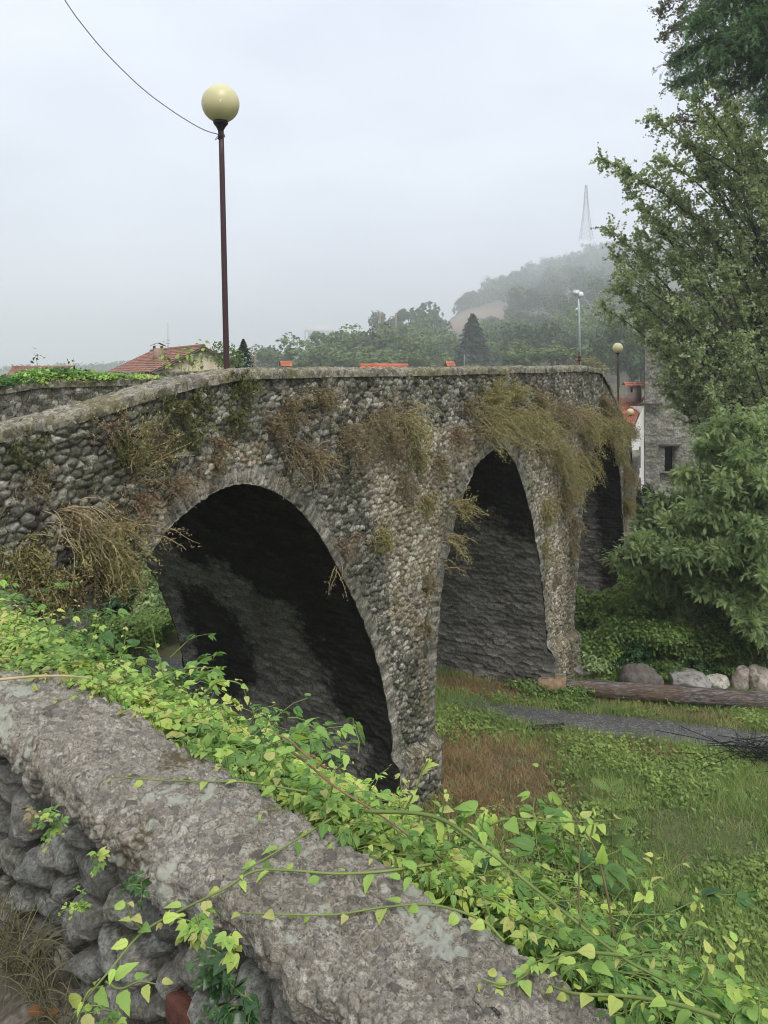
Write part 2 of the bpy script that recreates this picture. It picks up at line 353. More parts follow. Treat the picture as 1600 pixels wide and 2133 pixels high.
build_face('outer_wall', s19, s26, .028, 0, 1)
build_face('outer_wall', s26, S[-1], .09, 0, 1)
build_face('outer_wall', .0, S[-1], .09, W, -1)
for A, kk in zip(ARCH, range(3)):       # barrel vaults
    L = np.concatenate([[0], np.cumsum(np.linalg.norm(np.diff(A, axis=0), axis=1))]); nl = int(L[-1] / .024); lv = np.linspace(0, L[-1], nl)
    sA = np.interp(lv, L, A[:, 0]); zA = np.interp(lv, L, A[:, 1]); nw = int(W / .03) + 1; wv = np.linspace(.0, W, nw)
    ts = np.gradient(sA); tz_ = np.gradient(zA); tl = np.hypot(ts, tz_); ns_, nz_ = -tz_ / tl, ts / tl      # into the masonry
    LL, WW = np.meshgrid(lv, wv, indexing='ij')
    e, r, q, dx, dy = stones(WW, LL, .27, .10, 40 + kk, .42, .10)
    h = np.sqrt(np.clip(e / .018, 0, 1)) * .022 + (q - .5) * .030 + .04 * (fbm(LL * .8, WW * .8, 3, 60 + kk) - .5) + .02 * (fbm(LL * 9, WW * 9, 3, 66) - .5)
    edge = np.minimum(WW, W - WW); h = h * sstep(0, .12, edge)
    ZZ = np.repeat(zA[:, None], nw, 1)
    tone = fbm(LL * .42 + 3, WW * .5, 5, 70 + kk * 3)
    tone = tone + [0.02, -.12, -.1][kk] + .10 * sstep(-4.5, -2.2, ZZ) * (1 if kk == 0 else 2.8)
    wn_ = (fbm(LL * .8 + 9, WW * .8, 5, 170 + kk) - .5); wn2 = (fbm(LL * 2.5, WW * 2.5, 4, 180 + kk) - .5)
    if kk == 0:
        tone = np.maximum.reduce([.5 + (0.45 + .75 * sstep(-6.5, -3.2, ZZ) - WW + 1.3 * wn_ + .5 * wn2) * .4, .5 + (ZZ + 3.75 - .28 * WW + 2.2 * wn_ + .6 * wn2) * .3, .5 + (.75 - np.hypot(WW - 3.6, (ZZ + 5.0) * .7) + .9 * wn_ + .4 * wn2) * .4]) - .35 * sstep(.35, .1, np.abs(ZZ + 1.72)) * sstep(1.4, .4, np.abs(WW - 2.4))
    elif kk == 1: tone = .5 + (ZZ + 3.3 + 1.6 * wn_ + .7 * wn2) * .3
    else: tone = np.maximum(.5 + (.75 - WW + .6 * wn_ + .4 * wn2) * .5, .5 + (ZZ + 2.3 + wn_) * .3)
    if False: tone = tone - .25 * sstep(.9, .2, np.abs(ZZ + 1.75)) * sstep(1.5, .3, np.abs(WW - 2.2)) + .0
    sg = sA[:, None] - ns_[:, None] * h * -1; zg = ZZ + nz_[:, None] * h
    WS = WW - (.02 + .15 * sstep(-6.0, -6.15, ZZ)) * sstep(.15, 0, WW)
    Pv = bp(sg, WS, zg)
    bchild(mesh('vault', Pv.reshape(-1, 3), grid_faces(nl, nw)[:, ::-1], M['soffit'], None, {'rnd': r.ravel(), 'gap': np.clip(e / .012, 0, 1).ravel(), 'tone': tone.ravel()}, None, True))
def coping(off0, off1, dz, ds, s0, s1):
    s = np.linspace(s0, s1, int((s1 - s0) / ds) + 1); m = (off0 + off1) / 2; hw = (off1 - off0) / 2
    prof = [(-hw, -.10), (-hw, -.06), (-hw - .005, -.03), (-hw + .02, -.008)] + [(x, .012 * (1 - (x / hw) ** 2)) for x in np.linspace(-hw + .04, hw - .04, 11)] + [(hw - .02, -.008), (hw, -.03), (hw, -.06), (hw, -.10)]
    prof = np.array(prof); Sg = np.repeat(s[:, None], len(prof), 1); O = np.repeat(prof[None, :, 0], len(s), 0); Zp = np.repeat(prof[None, :, 1], len(s), 0)
    n = fbm(Sg * 7, (O + Zp) * 9, 4, 91); n2 = fbm(Sg * 1.5, O * 0, 2, 92); e, r, q, _, _ = stones(Sg, O + Zp, .09, .07, 93, .9)
    hh = (n - .5) * .055 + np.clip(e, 0, .02) * 1.3 + .02 * (fbm(Sg * 25, (O + Zp) * 25, 2, 97) - .5)
    jag = .05 * (fbm(Sg * 3, O * 0 + 5, 3, 95) - .5) * np.sign(O)
    Pt = bp(Sg, m + O + jag + hh * np.sign(O) * (abs(O) > hw * .85), topz(Sg) + dz + Zp + hh * (Zp > -.05) + (n2 - .5) * .03)
    return bchild(mesh('coping', Pt.reshape(-1, 3), grid_faces(len(s), len(prof))[:, ::-1], M['coping_b'], None, {'rnd': r.ravel(), 'gap': np.clip(e / .01 + .5, 0, 1).ravel()}, None, True))
coping(-.05, PW + .04, 0, .03, 0, s26); coping(-.05, PW + .04, 0, .15, s26, S[-1])
FZ = -.17
coping(W - PW - .03, W + .05, FZ, .06, 0, S[-1])
def strip(name, o0, z0, o1, z1, mat, ds=.12, n=6, rub=0, seed=0):
    s = np.arange(0, S[-1], ds); t = np.linspace(0, 1, n); Sg = np.repeat(s[:, None], n, 1); T = np.repeat(t[None], len(s), 0)
    z = topz(Sg) + z0 + (z1 - z0) * T; o = o0 + (o1 - o0) * T
    if rub:
        e, r, q, _, _ = stones(Sg, z, .14, .09, seed, .8); o = o + rub * (np.sqrt(np.clip(e / .03, 0, 1)) * .03 + (q - .5) * .02)
        at = {'rnd': r.ravel(), 'gap': np.clip(e / .013, 0, 1).ravel()}
    else: at = None
    return bchild(mesh(name, bp(Sg, o, z).reshape(-1, 3), grid_faces(len(s), n), mat, None, at, None, True))
strip('parapet_inner_wall', PW, -1.0, PW, -.06, M['parapet'], .04, 25, 1, 51)
strip('parapet_inner_wall', W - PW, -1.0, W - PW, -.06 + FZ, M['parapet'], .04, 25, -1, 52)
strip('roadway', PW - .05, -.98, W - PW + .05, -.98, M['soil'], .25, 8)
# putlog slot (dark deep crack) is formed by a narrow recess stone frame
def lamp_post(name, base, topc, rad, pole_r, label, group='globe lamp posts along the bridge', mats=None, wire=False):
    base = np.asarray(base, float); topc = np.asarray(topc, float)
    t = empty(name, tuple(base), label=label, cat='street lamp', group=group)
    nb = topc - base; L = np.linalg.norm(nb); dirn = nb / L
    b = Bag(); pl = dirn[None] * np.linspace(0, L - rad * 1.45, 14)[:, None]; addtube(b, pl, pole_r * np.linspace(1.08, .92, 14), 12)
    b.build('pole', mats[0], t, True)
    hs = rad / .232
    V, q = lathe([(.03, -.35), (.036, -.345), (.036, -.30), (.032, -.27), (.035, -.24), (.055, -.20), (.082, -.165), (.092, -.15), (.092, -.125), (.085, -.12), (.0, -.12)], 20)
    b = Bag(); b.add(V * np.array([hs, hs, 1]) * np.array([1, 1, hs]) + dirn * (L - .09 * hs), q); b.build('lamp_holder', mats[1], t, True)
    th = np.linspace(-math.pi / 2 + .36, math.pi / 2, 24)
    V, q = lathe([(rad * math.cos(a), rad * math.sin(a)) for a in th], 36)
    b = Bag(); b.add(V + dirn * L, q); b.build('globe', mats[2], t, True)
    V, q = lathe([(rad * 1.006 * math.cos(a), rad * 1.006 * math.sin(a)) for a in (-.008, 0, .008)], 36)
    return t
M['pole'] = simple('brown_painted_steel', (.055, .022, .02), .5, .35, 30, spec=.4)
M['holder'] = simple('black_plastic', (.012, .012, .013), .5, .2, 20)
def globe_mat():
    t = NT('yellowed_globe_plastic'); c = t.mix(t.ramp(t.noise(2.2, 4), [(.3, 0.0), (.7, 1.0)]), (.62, .58, .34), (.50, .45, .24))
    c = t.mix(t.ramp(t.noise(11, 3, .5), [(.655, 0.0), (.67, .9)]), c, (.75, .72, .5))
    return t.done(c, .35, None, .4, 0, **{'Subsurface Weight': .6, 'Subsurface Radius': (.25, .22, .1), 'Subsurface Scale': .3})
M['globe'] = globe_mat()
LM = [M['pole'], M['holder'], M['globe']]
M['galv'] = simple('grey_galvanised_steel', (.50, .60, .60), .5, .25, 12, metal=.2)
M['white'] = simple('white_plastic', (.7, .7, .7), .4, .15, 12)
M['dark'] = simple('dark_void', (.008, .008, .009), .9, .1)

# three globe lamps
b0 = bp(s_of_px(476), .62, topz(s_of_px(476)) - .98); d0 = b0[1]
b0 = P(476, 760, d0) + np.array([0, 0, b0[2]]); top1 = P(459.5, 216, d0 - .03)
lamp_post('street_lamp', b0, top1, 39.2 / F * d0, .036, 'tall brown street lamp with large yellowed globe tied to a cable', mats=LM)
lamp_post('street_lamp', P(1289, 993, 37), P(1287, 724.5, 37), 10.6 / F * 37, .05, 'smaller globe lamp rising behind the overgrown far end of the bridge', mats=LM)
lamp_post('street_lamp', P(1315, 975, 42), P(1313.5, 858, 42), 7.2 / F * 42, .05, 'farthest small globe lamp in front of the red tiled roof', mats=LM)
# cable
def cab(a, b, sag, n=30):
    t = np.linspace(0, 1, n)[:, None]; p = np.asarray(a) * (1 - t) + np.asarray(b) * t; p[:, 2] -= (4 * t * (1 - t) * sag)[:, 0]; return p
b = Bag(); ca = P(455, 280, d0 - .02)
pts = catmull([ca, P(420, 268, d0 - .15), P(365, 235, d0 - .35), P(300, 187, d0 - .6), P(230, 120, d0 - .9), P(180, 62, d0 - 1.1), P(134, -2, d0 - 1.3), P(60, -130, d0 - 1.7), P(-60, -380, d0 - 2.4)], 8)
addtube(b, pts, .0055, 6)
for k in range(3):
    a = np.linspace(0, 2 * math.pi, 14); addtube(b, np.stack([ca[0] + .035 + .043 * np.cos(a), ca[1] + .02 + .043 * np.sin(a), ca[2] - .012 * k + .008 * np.sin(a)], 1), .0045, 5)
addtube(b, catmull([ca + (0.02, 0, 0), ca + (-.02, -.02, -.045), ca + (-.032, -.02, -.07), ca + (.0, -.02, -.045), ca + (.015, -.02, .02), ca + (.005, -.02, .07)], 6), .0045, 5)
M['cable'] = simple('grey_cable', (.16, .17, .2), .5, .2)
tag(b.build('overhead_cable', M['cable']), 'thin grey cable sagging from top left and tied below the tall lamp globe', 'cable')
# camera pole
dcp = 20.6; cpb = P(1208, 815, dcp)
t = empty('camera_pole', tuple(cpb), label='thin grey green pole with white surveillance cameras and rusty lower sleeve', cat='pole')
b = Bag(); addtube(b, np.array([P(1208.5, 768, dcp), P(1206, 640, dcp), P(1205, 622, dcp)]), [.031, .028, .02], 8); b.build('pole', M['galv'], t, True, cpb)
b = Bag(); addtube(b, np.array([P(1208.8, 835, dcp), P(1207.5, 733, dcp)]), .031, 8); addtube(b, np.array([P(1207, 746, dcp), P(1207.3, 741, dcp)]), .045, 8); addtube(b, np.array([P(1207, 752, dcp), P(1207.3, 748, dcp)]), .042, 8)
b.build('sleeve', simple('rusty_brown_paint', (.09, .028, .02), .6, .4, 25), t, True, cpb)
b = Bag(); V, q = box((0, 0, 0), (.15, .14, .11), 0, .2); b.add(V + P(1199.5, 609, dcp), q); V, q = box((0, 0, 0), (.17, .14, .012)); b.add(V + P(1198.5, 604.5, dcp), q); b.build('camera_housing', M['white'], t, False, cpb)
b = Bag(); V, q = lathe([(0, .08), (.05, .072), (.08, .025), (.082, -.02), (.055, -.065), (0, -.075)], 14); b.add(V + P(1209, 614, dcp), q); b.build('camera_dome', M['white'], t, True, cpb)
b = Bag(); addtube(b, np.array([P(1198, 615, dcp), P(1205, 624, dcp), P(1210, 616, dcp)]), .012, 6); b.build('bracket', M['galv'], t, False, cpb)
b = Bag(); V, q = lathe([(0, .035), (.025, .03), (.03, 0), (.02, -.03), (0, -.035)], 12); b.add(V + P(1201.5, 644, dcp), q); b.build('sensor', M['white'], t, True, cpb)

# ------------------------------------------------------------------ terrain
def pathdist(x, y):
    pts = np.array([(-9, 20.8), (-5.4, 19.4), (-1.5, 18.2), (1.0, 17.3), (2.7, 16.6), (5.07, 15.95), (7.1, 15.3), (10, 14.2), (16, 11)]); D = np.full(np.shape(x), 99.0)
    for a, c in zip(pts[:-1], pts[1:]):
        e = c - a; t = np.clip(((x - a[0]) * e[0] + (y - a[1]) * e[1]) / (e @ e), 0, 1); D = np.minimum(D, np.hypot(x - a[0] - t * e[0], y - a[1] - t * e[1]))
    return D
def gz(x, y):
    x = np.asarray(x, float); y = np.asarray(y, float)
    pd = pathdist(x, y)
    z = GZ + .16 * (fbm(x * .35, y * .35, 3, 3) - .5) * sstep(.6, 2.2, pd) + .05 * (fbm(x * 2, y * 2, 3, 4) - .5) * sstep(.6, 1.2, pd)
    bank = sstep(17.9, 21.5, y) * sstep(3.9, 6.0, x - (y - 18) * .28) * sstep(34, 27, y)
    z = z + bank * (1.15 + .5 * (fbm(x * .5, y * .5, 3, 6) - .5))
    return z
def ground_mat():
    t = NT('meadow_soil'); br = t.att('dry')
    c = t.ramp(t.noise(1.6, 6, .65), [(.3, (.12, .155, .06)), (.5, (.15, .175, .075)), (.7, (.20, .18, .10))])
    c = t.mix(br, c, t.ramp(t.noise(3, 6, .7), [(.3, (.13, .10, .055)), (.7, (.24, .18, .11))]))
    c = t.mix(t.ramp(t.noise(30, 5, .7), [(.35, .7), (.6, 0.0)]), c, (.03, .028, .016))
    return t.done(c, .95, t.bump(t.noise(22, 6, .7), .8, .05), .1)
M['ground'] = ground_mat()
def dryness(x, y):
    a = np.exp(-(((x - 1.7) / 1.5) ** 2 + ((y - 14.4) / 2.0) ** 2)) * 1.3
    b_ = .6 * np.exp(-((pathdist(x, y) - 1.0) / .4) ** 2) + .9 * np.exp(-(((x - 2.5) / 2.0) ** 2 + ((y - 18.2) / .9) ** 2))
    return np.clip(np.maximum(a, b_ * .8) + 1.0 * (fbm(x * .8, y * .8, 4, 15) - .68), 0, 1)
xs = np.unique(np.concatenate([np.arange(-2500, -60, 60), np.arange(-60, -6, 2.0), np.arange(-6, 14, .12), np.arange(14, 60, 1.5), np.arange(60, 2600, 60)]))
ys = np.unique(np.concatenate([np.arange(-600, 0, 60), np.arange(0, 6, 1), np.arange(6, 26, .12), np.arange(26, 100, 2.0), np.arange(100, 3400, 60)]))
X, Y = np.meshgrid(xs, ys, indexing='ij'); Z = gz(X, Y)
tag(mesh('ground', np.stack([X, Y, Z], -1).reshape(-1, 3), grid_faces(len(xs), len(ys)), M['ground'], None, {'dry': dryness(X, Y).ravel()}, None, True), kind='structure')
# gravel path
ctr = catmull([(-9, 20.8), (-5.4, 19.4), (-1.5, 18.2), (1.0, 17.3), (2.7, 16.6), (5.07, 15.95), (7.1, 15.3), (10, 14.2), (16, 11)], 30)
tg = np.gradient(ctr, axis=0); tg /= np.linalg.norm(tg, axis=1)[:, None]; nn = np.stack([-tg[:, 1], tg[:, 0]], 1)
vv = np.linspace(-1, 1, 17); hwid = .50 + .2 * (fbm(np.arange(len(ctr)) * .25, np.zeros(len(ctr)), 3, 33) - .5)
PX = ctr[:, None] + nn[:, None] * (vv[None, :, None] * hwid[:, None, None])
PZ = gz(PX[..., 0], PX[..., 1]) + .03 - .03 * np.abs(vv)[None] ** 3 + .015 * fbm(PX[..., 0] * 6, PX[..., 1] * 6, 3, 2)
t = NT('gravel'); c = t.ramp(t.n('TexVoronoi', {'Scale': 34, 'Vector': t.n('TexCoord').outputs['Object']}).outputs['Color'], [(0, (.06, .062, .062)), (.6, (.12, .12, .115)), (1, (.27, .265, .25))])
c = t.mix(t.ramp(t.noise(2.5, 5, .6), [(.4, 0.0), (.65, .6)]), c, (.055, .055, .05))
M['gravel'] = t.done(c, .85, t.bump(t.n('TexVoronoi', {'Scale': 34, 'Vector': t.n('TexCoord').outputs['Object']}).outputs['Distance'], .8, .03), .35)
tag(mesh('gravel_path', np.concatenate([PX, PZ[..., None]], -1).reshape(-1, 3), grid_faces(len(ctr), 17), M['gravel'], None, None, None, True), kind='structure')

# near bank: road level block behind the foreground wall
NB = -1.57
U2 = np.array([-.70711, .70711]); V2 = np.array([.70711, .70711])
def uv(u, v, z): u, v, z = np.broadcast_arrays(u, v, z); return np.stack([u * U2[0] + v * V2[0], u * U2[1] + v * V2[1], z], -1)
ug = np.concatenate([np.arange(-30, .6, 1.2), np.arange(.6, 4.2, .02), np.arange(4.2, 8.2, .2)]); vg = np.concatenate([np.arange(-30, .0, 1.5), np.arange(.0, 1.0, .02)])
UU, VV = np.meshgrid(ug, vg, indexing='ij')
e, r, q, _, _ = stones(UU, VV, .022, .022, 60, .9)
ZZ = NB + .012 * np.sqrt(np.clip(e / .006, 0, 1)) * (q > .35) * sstep(-.2, .1, VV) + .03 * (fbm(UU * 4, VV * 4, 3, 7) - .5)
t = NT('roadside_grit'); c = t.ramp(t.att('rnd'), spread([(.09, .08, .07), (.16, .14, .12), (.06, .055, .05), (.24, .22, .2), (.15, .09, .07)])); c = t.mix(t.ramp(t.noise(7, 5, .65), [(.4, 0.0), (.6, .85)]), c, (.07, .065, .035))
M['grit'] = t.done(c, .9, t.bump(t.noise(150, 4), .5, .003), .2)
tag(mesh('road_verge', uv(UU, VV, ZZ).reshape(-1, 3), grid_faces(len(ug), len(vg)), M['grit'], None, {'rnd': r.ravel()}, None, True), kind='structure')

# ------------------------------------------------------------------ foreground parapet wall
fw = empty('foreground_wall', tuple(uv(1.5, 1.0, NB)), label='rough concrete topped parapet wall of river stones running across the foreground', cat='wall')
def fchild(o): o.parent = fw; o.matrix_parent_inverse = fw.matrix_basis.inverted(); return o
def fgstone_mat():
    t = NT('river_stone'); co = t.n('TexCoord').outputs['Object']
    c = t.ramp(t.att('rnd'), spread([(.32, .32, .29), (.42, .42, .385), (.24, .24, .225), (.48, .465, .41), (.34, .325, .285), (.28, .29, .275)]))
    c = t.mix(t.ramp(t.noise(90, 6, .75), [(.40, .95), (.58, 0.0)]), c, t.mix(1.0, c, (.4, .4, .38), 'MULTIPLY'))
    c = t.mix(t.ramp(t.noise(9, 6, .65), [(.4, 0.0), (.65, .75)]), c, (.075, .073, .055))
    c = t.mix(t.ramp(t.att('gap'), [(0, 1.0), (.6, 0.0)]), c, (.07, .06, .04))
    c = t.mix(t.math('MULTIPLY', t.ramp(t.noise(5, 4), [(.52, 0.0), (.62, 1.0)]), t.ramp(t.noise(70, 4), [(.4, 0.0), (.6, .8)])), c, (.07, .075, .02))
    c = t.mix(t.ramp(t.noise(180, 3, .5), [(.66, 0.0), (.72, .5)]), c, (.42, .42, .38))
    h = t.math('ADD', t.noise(40, 6, .7), t.math('MULTIPLY', t.noise(220, 4), .3))
    return t.done(c, .82, t.bump(h, 1.0, .014), .3)
def concrete_mat():
    t = NT('aggregate_concrete'); co = t.n('TexCoord').outputs['Object']
    c = t.ramp(t.att('rnd'), spread([(.37, .34, .28), (.53, .495, .415), (.27, .245, .20), (.66, .62, .53), (.41, .365, .285), (.32, .305, .275), (.17, .155, .13)]))
    c = t.mix(t.ramp(t.noise(160, 6, .7), [(.40, .65), (.55, 0.0)]), c, (.15, .135, .11))
    c = t.mix(t.ramp(t.att('gap'), [(0, .9), (.7, 0.0)]), c, (.22, .19, .15))
    c = t.mix(t.ramp(t.noise(6, 6, .7), [(.38, 0.0), (.66, .7)]), c, t.mix(1.0, c, (.56, .53, .48), 'MULTIPLY'))
    c = t.mix(t.ramp(t.noise(150, 5, .65), [(.60, 0.0), (.65, .85)]), c, (.03, .025, .022))     # pits and grit
    c = t.mix(t.ramp(t.noise(90, 5, .65), [(.61, 0.0), (.66, .75)]), c, (.55, .53, .48))
    c = t.mix(t.ramp(t.att('lich'), [(.45, 0.0), (.55, .85)]), c, (.47, .48, .40))
    c = t.mix(t.math('MULTIPLY', t.ramp(t.noise(4, 5, .6), [(.58, 0.0), (.63, 1.0)]), t.ramp(t.noise(60, 4), [(.4, 0.0), (.55, .8)])), c, (.10, .075, .02))
    h = t.math('ADD', t.noise(95, 6, .75), t.math('MULTIPLY', t.noise(320, 4), .35))
    return t.done(c, .85, t.bump(h, 1.0, .011), .25)
M['fgstone'] = fgstone_mat(); M['concrete'] = concrete_mat()
V0, V1 = .885, 1.20
def fg_coping(u0, u1, du, nprof_s):
    prof = np.array([(.07, -.135), (.03, -.115), (.008, -.09), (.0, -.06), (.006, -.03), (.03, -.008), (.07, .0), (.15, .004), (.25, .0), (.29, -.012), (.31, -.04), (.315, -.075), (.285, -.12)])
    L = np.concatenate([[0], np.cumsum(np.linalg.norm(np.diff(prof, axis=0), axis=1))]); l = np.linspace(0, L[-1], int(L[-1] / nprof_s))
    pv = np.interp(l, L, prof[:, 0]); pz = np.interp(l, L, prof[:, 1])
    tv = np.gradient(pv); tz = np.gradient(pz); tl = np.hypot(tv, tz); nv, nz = -tz / tl, tv / tl
    u = np.arange(u0, u1, du); UU, LL = np.meshgrid(u, l, indexing='ij')
    e, r, q, x1, y1 = stones(UU, LL, .026, .019, 61, .9, .5)
    e2, r2, q2, x2, y2 = stones(UU, LL, .011, .010, 62, .9, .4)
    peb = q > .45
    h = np.where(peb, np.sqrt(np.clip(e / .006, 0, 1)) * .009 * (q * 1.3) + (x1 * (r - .5) + y1 * (q2 - .5)) * .004, np.sqrt(np.clip(e2 / .003, 0, 1)) * .0028 + (q2 - .5) * .0035)
    side = sstep(.12, .02, LL - .0) + 0 * UU
    n1 = fbm(UU * 5, LL * 6, 4, 63); n2 = fbm(UU * 22, LL * 22, 4, 64)
    edge = sstep(.26, .08, LL) + sstep(L[-1] - .16, L[-1] - .04, LL)
    h = h + (n1 - .5) * (.014 + .03 * edge) + (n2 - .5) * (.014 + .030 * edge) + (fbm(UU * 60, LL * 60, 3, 164) - .5) * .010
    h = h - .03 * edge * sstep(.55, .75, fbm(UU * 3.2, LL * 2, 3, 65))
    und = .02 * (fbm(UU * 1.2, UU * 0, 2, 66) - .5); wav = .035 * (fbm(UU * 1.6, UU * 0 + 3, 3, 67) - .5)
    Pt = uv(UU, V0 + pv[None] + nv[None] * h + wav * np.where(LL < L[-1] / 2, 1, -.5), -1.0 + pz[None] + nz[None] * h + und)
    ln = fbm(UU * 4.2 + 2, LL * 6, 5, 68) * .62 + .42 * fbm(UU * 34, LL * 34, 4, 69)
    lich = np.clip((ln - .49) * 3.2 + .30 * sstep(1.35, .8, UU) - .05, 0, 1)
    fchild(mesh('coping', Pt.reshape(-1, 3), grid_faces(len(u), len(l)), M['concrete'], None, {'rnd': np.where(peb, r, r2).ravel(), 'gap': np.clip(np.where(peb, e / .003, e2 / .002 + .3), 0, 1).ravel(), 'lich': lich.ravel()}, None, True))
fg_coping(.62, 3.3, .0032, .0034); fg_coping(3.296, 7.4, .02, .02); fg_coping(-3, .624, .02, .02)
def fg_face(u0, u1, du):
    u = np.arange(u0, u1, du); z = np.arange(NB - .06, -1.03, du); UU, ZZ = np.meshgrid(u, z, indexing='ij')
    e, r, q, dx, dy = stones(UU, ZZ, .135, .095, 71, .9, .6, 2.2)
    e2, r2, q2, dx2, dy2 = stones(UU, ZZ, .055, .04, 72, .9, .3)
    small = (e < .012) | (q < .12)
    h = np.sqrt(np.clip((e - .003) / .028, 0, 1)) * .065 + (q - .5) * .04 + (dx * (r - .5) + dy * (h2((r * 999).astype(int), (q * 999).astype(int), 4) - .5)) * .07
    hs = .005 + np.sqrt(np.clip(e2 / .012, 0, 1)) * .012
    hb = np.where(small, np.minimum(hs, h + .03), h)
    hb = hb + .022 * (fbm(UU * 14, ZZ * 14, 5, 73) - .5)
    Pt = uv(UU, V0 + .105 - hb, ZZ)
    fchild(mesh('stone_face', Pt.reshape(-1, 3), grid_faces(len(u), len(z))[:, ::-1], M['fgstone'], None, {'rnd': np.where(small, r2, r).ravel(), 'gap': np.clip(np.where(small, .2, e / .012 - .2), 0, 1).ravel()}, None, True))
fg_face(.6, 3.3, .0042); fg_face(3.29, 7.4, .03); fg_face(-3, .61, .03)
b = Bag(); V, q = box((0, 0, 0), (.10, .06, .06), 0); V = V @ np.array([[-.707, .707, 0], [.707, .707, 0], [0, 0, 1]]) + uv(1.56, .965, -1.39); b.add(V, q)
br = fchild(b.build('brick', simple('red_brick', (.15, .06, .042), .9, .45, 30, bump=.6)))
mod = br.modifiers.new('b', 'BEVEL'); mod.width = .012; mod.segments = 3
# river side of the near wall: retaining wall down to the flat
ub = np.arange(-30, 7.6, .15); zb = np.arange(GZ - .3, -1.1, .1); UU, ZZ = np.meshgrid(ub, zb, indexing='ij'); e, r, q, _, _ = stones(UU, ZZ, .4, .25, 75)
fchild(mesh('retaining_wall', uv(UU, V1 - .05 + .05 * np.sqrt(np.clip(e / .05, 0, 1)), ZZ).reshape(-1, 3), grid_faces(len(ub), len(zb)), M['bridge'], None, {'rnd': r.ravel(), 'gap': np.clip(e / .02, 0, 1).ravel()}, None, True))

# ------------------------------------------------------------------ leaves
def unit(v): return v / (np.linalg.norm(v, axis=-1, keepdims=True) + 1e-9)
def frames(N):
    N = unit(N); a = np.cross(N, rg.normal(size=N.shape)); a = unit(a); return a, np.cross(N, a), N
def leafquads(Pc, N, size, asp=.6, T=None):
    """rhombic leaves: centres Pc, normals N, half length size"""
    n = len(Pc); size = np.broadcast_to(size, (n,))[:, None]
    if T is None: a, b_, _ = frames(N)
    else: a = unit(T); b_ = unit(np.cross(N, a))
    V = np.stack([Pc - a * size, Pc + b_ * size * asp - a * size * .1, Pc + a * size, Pc - b_ * size * asp - a * size * .1], 1).reshape(-1, 3)
    return V, np.arange(4 * n).reshape(n, 4)
def addleaves(bag, Pc, N, size, mi=0, rnd=None, asp=.6, T=None):
    if len(Pc) == 0: return
    V, q = leafquads(Pc, N, size, asp, T); r = rg.random(len(Pc)) if rnd is None else rnd
    bag.add(V, q, mi, np.repeat(r, 4))
def template(bag, tV, tF, Pc, A, N, size, mi=0, rnd=None, tmid=None):
    """place template (x along A, z along N) at Pc"""
    n = len(Pc)
    if n == 0: return
    A = unit(A); B = unit(np.cross(N, A)); Nn = np.cross(A, B); size = np.broadcast_to(size, (n,))
    V = Pc[:, None] + size[:, None, None] * (tV[None, :, 0:1] * A[:, None] + tV[None, :, 1:2] * B[:, None] + tV[None, :, 2:3] * Nn[:, None])
    k = len(tV); Fq = (tF[None] + (np.arange(n) * k)[:, None, None]).reshape(-1, tF.shape[1])
    r = rg.random(n) if rnd is None else rnd
    bag.add(V.reshape(-1, 3), Fq, mi, np.repeat(r, k), None if tmid is None else np.tile(tmid, n))
def leaf_template(w, ts, fold=.22, curl=.3, ser=.0):
    V = []; mid = []
    for t in ts: V.append((t, 0, -curl * t * t)); mid.append(0)
    k = len(ts)
    for sd in (1, -1):
        for i, t in enumerate(ts[1:-1]):
            ww = w(t) * (1 + (ser if i % 2 else -ser)); V.append((t - .02, sd * ww, -curl * t * t + fold * ww)); mid.append(1)
    F = []
    m = k - 2
    for sd in (0, 1):
        o = k + sd * m
        for i in range(m - 1): F.append((i + 1, i + 2, o + i + 1, o + i) if sd == 0 else (i + 1, o + i, o + i + 1, i + 2))
        F.append((0, 1, o, o) if sd == 0 else (0, o, o, 1)); F.append((k - 2, k - 1, o + m - 1, o + m - 1) if sd == 0 else (k - 2, o + m - 1, o + m - 1, k - 1))
    q = [f for f in F if len(set(f)) == 4]; t3 = [tuple(dict.fromkeys(f)) for f in F if len(set(f)) == 3]
    q = q + [(a, b, c, c) for a, b, c in []]
    # make everything triangles for simplicity
    T = [(a, b, c) for a, b, c, d in q] + [(a, c, d) for a, b, c, d in q] + t3
    return np.array(V, float), np.array(T), np.array(mid, float)
OV = lambda t: .31 * max(0, math.sin(math.pi * min(1, t) ** .8)) ** .85 * (1 - .25 * t)
HEART = lambda t: .44 * max(0, math.sin(math.pi * min(1, t) ** .66)) ** .85 * (1 - .30 * t)
LT_ov = leaf_template(OV, [0, .08, .18, .3, .42, .54, .66, .78, .9, 1], .3, .42, .08)
LT_he = leaf_template(HEART, [0, .07, .16, .28, .42, .58, .74, .88, 1], .22, .4, .03)
LT_simple = leaf_template(OV, [0, .35, .7, 1], .2, .2)

M['vine'] = leafmat('vine_leaf', [(0.073, 0.154, 0.054), (0.128, 0.271, 0.073), (0.271, 0.453, 0.128), (0.181, 0.344, 0.090), (0.362, 0.562, 0.145), (0.490, 0.689, 0.164), (0.616, 0.720, 0.181), (0.653, 0.616, 0.236)], .4, .5, (.34, .40, .14), 2.5)
M['vine_stem'] = simple('vine_stem', (.20, .26, .07), .5, .4, 8)
M['wood_stem'] = simple('dry_stem', (.26, .19, .11), .7, .4, 12)
M['ivy'] = leafmat('ivy_leaf', [(0.024, 0.066, 0.024), (0.042, 0.102, 0.034), (0.072, 0.144, 0.048)], .15, .3, (.12, .2, .08))
M['poplar'] = leafmat('poplar_leaf', [(0.206, 0.264, 0.127), (0.292, 0.363, 0.179), (0.388, 0.461, 0.239), (0.486, 0.540, 0.312), (0.668, 0.724, 0.596)], .42, .5)
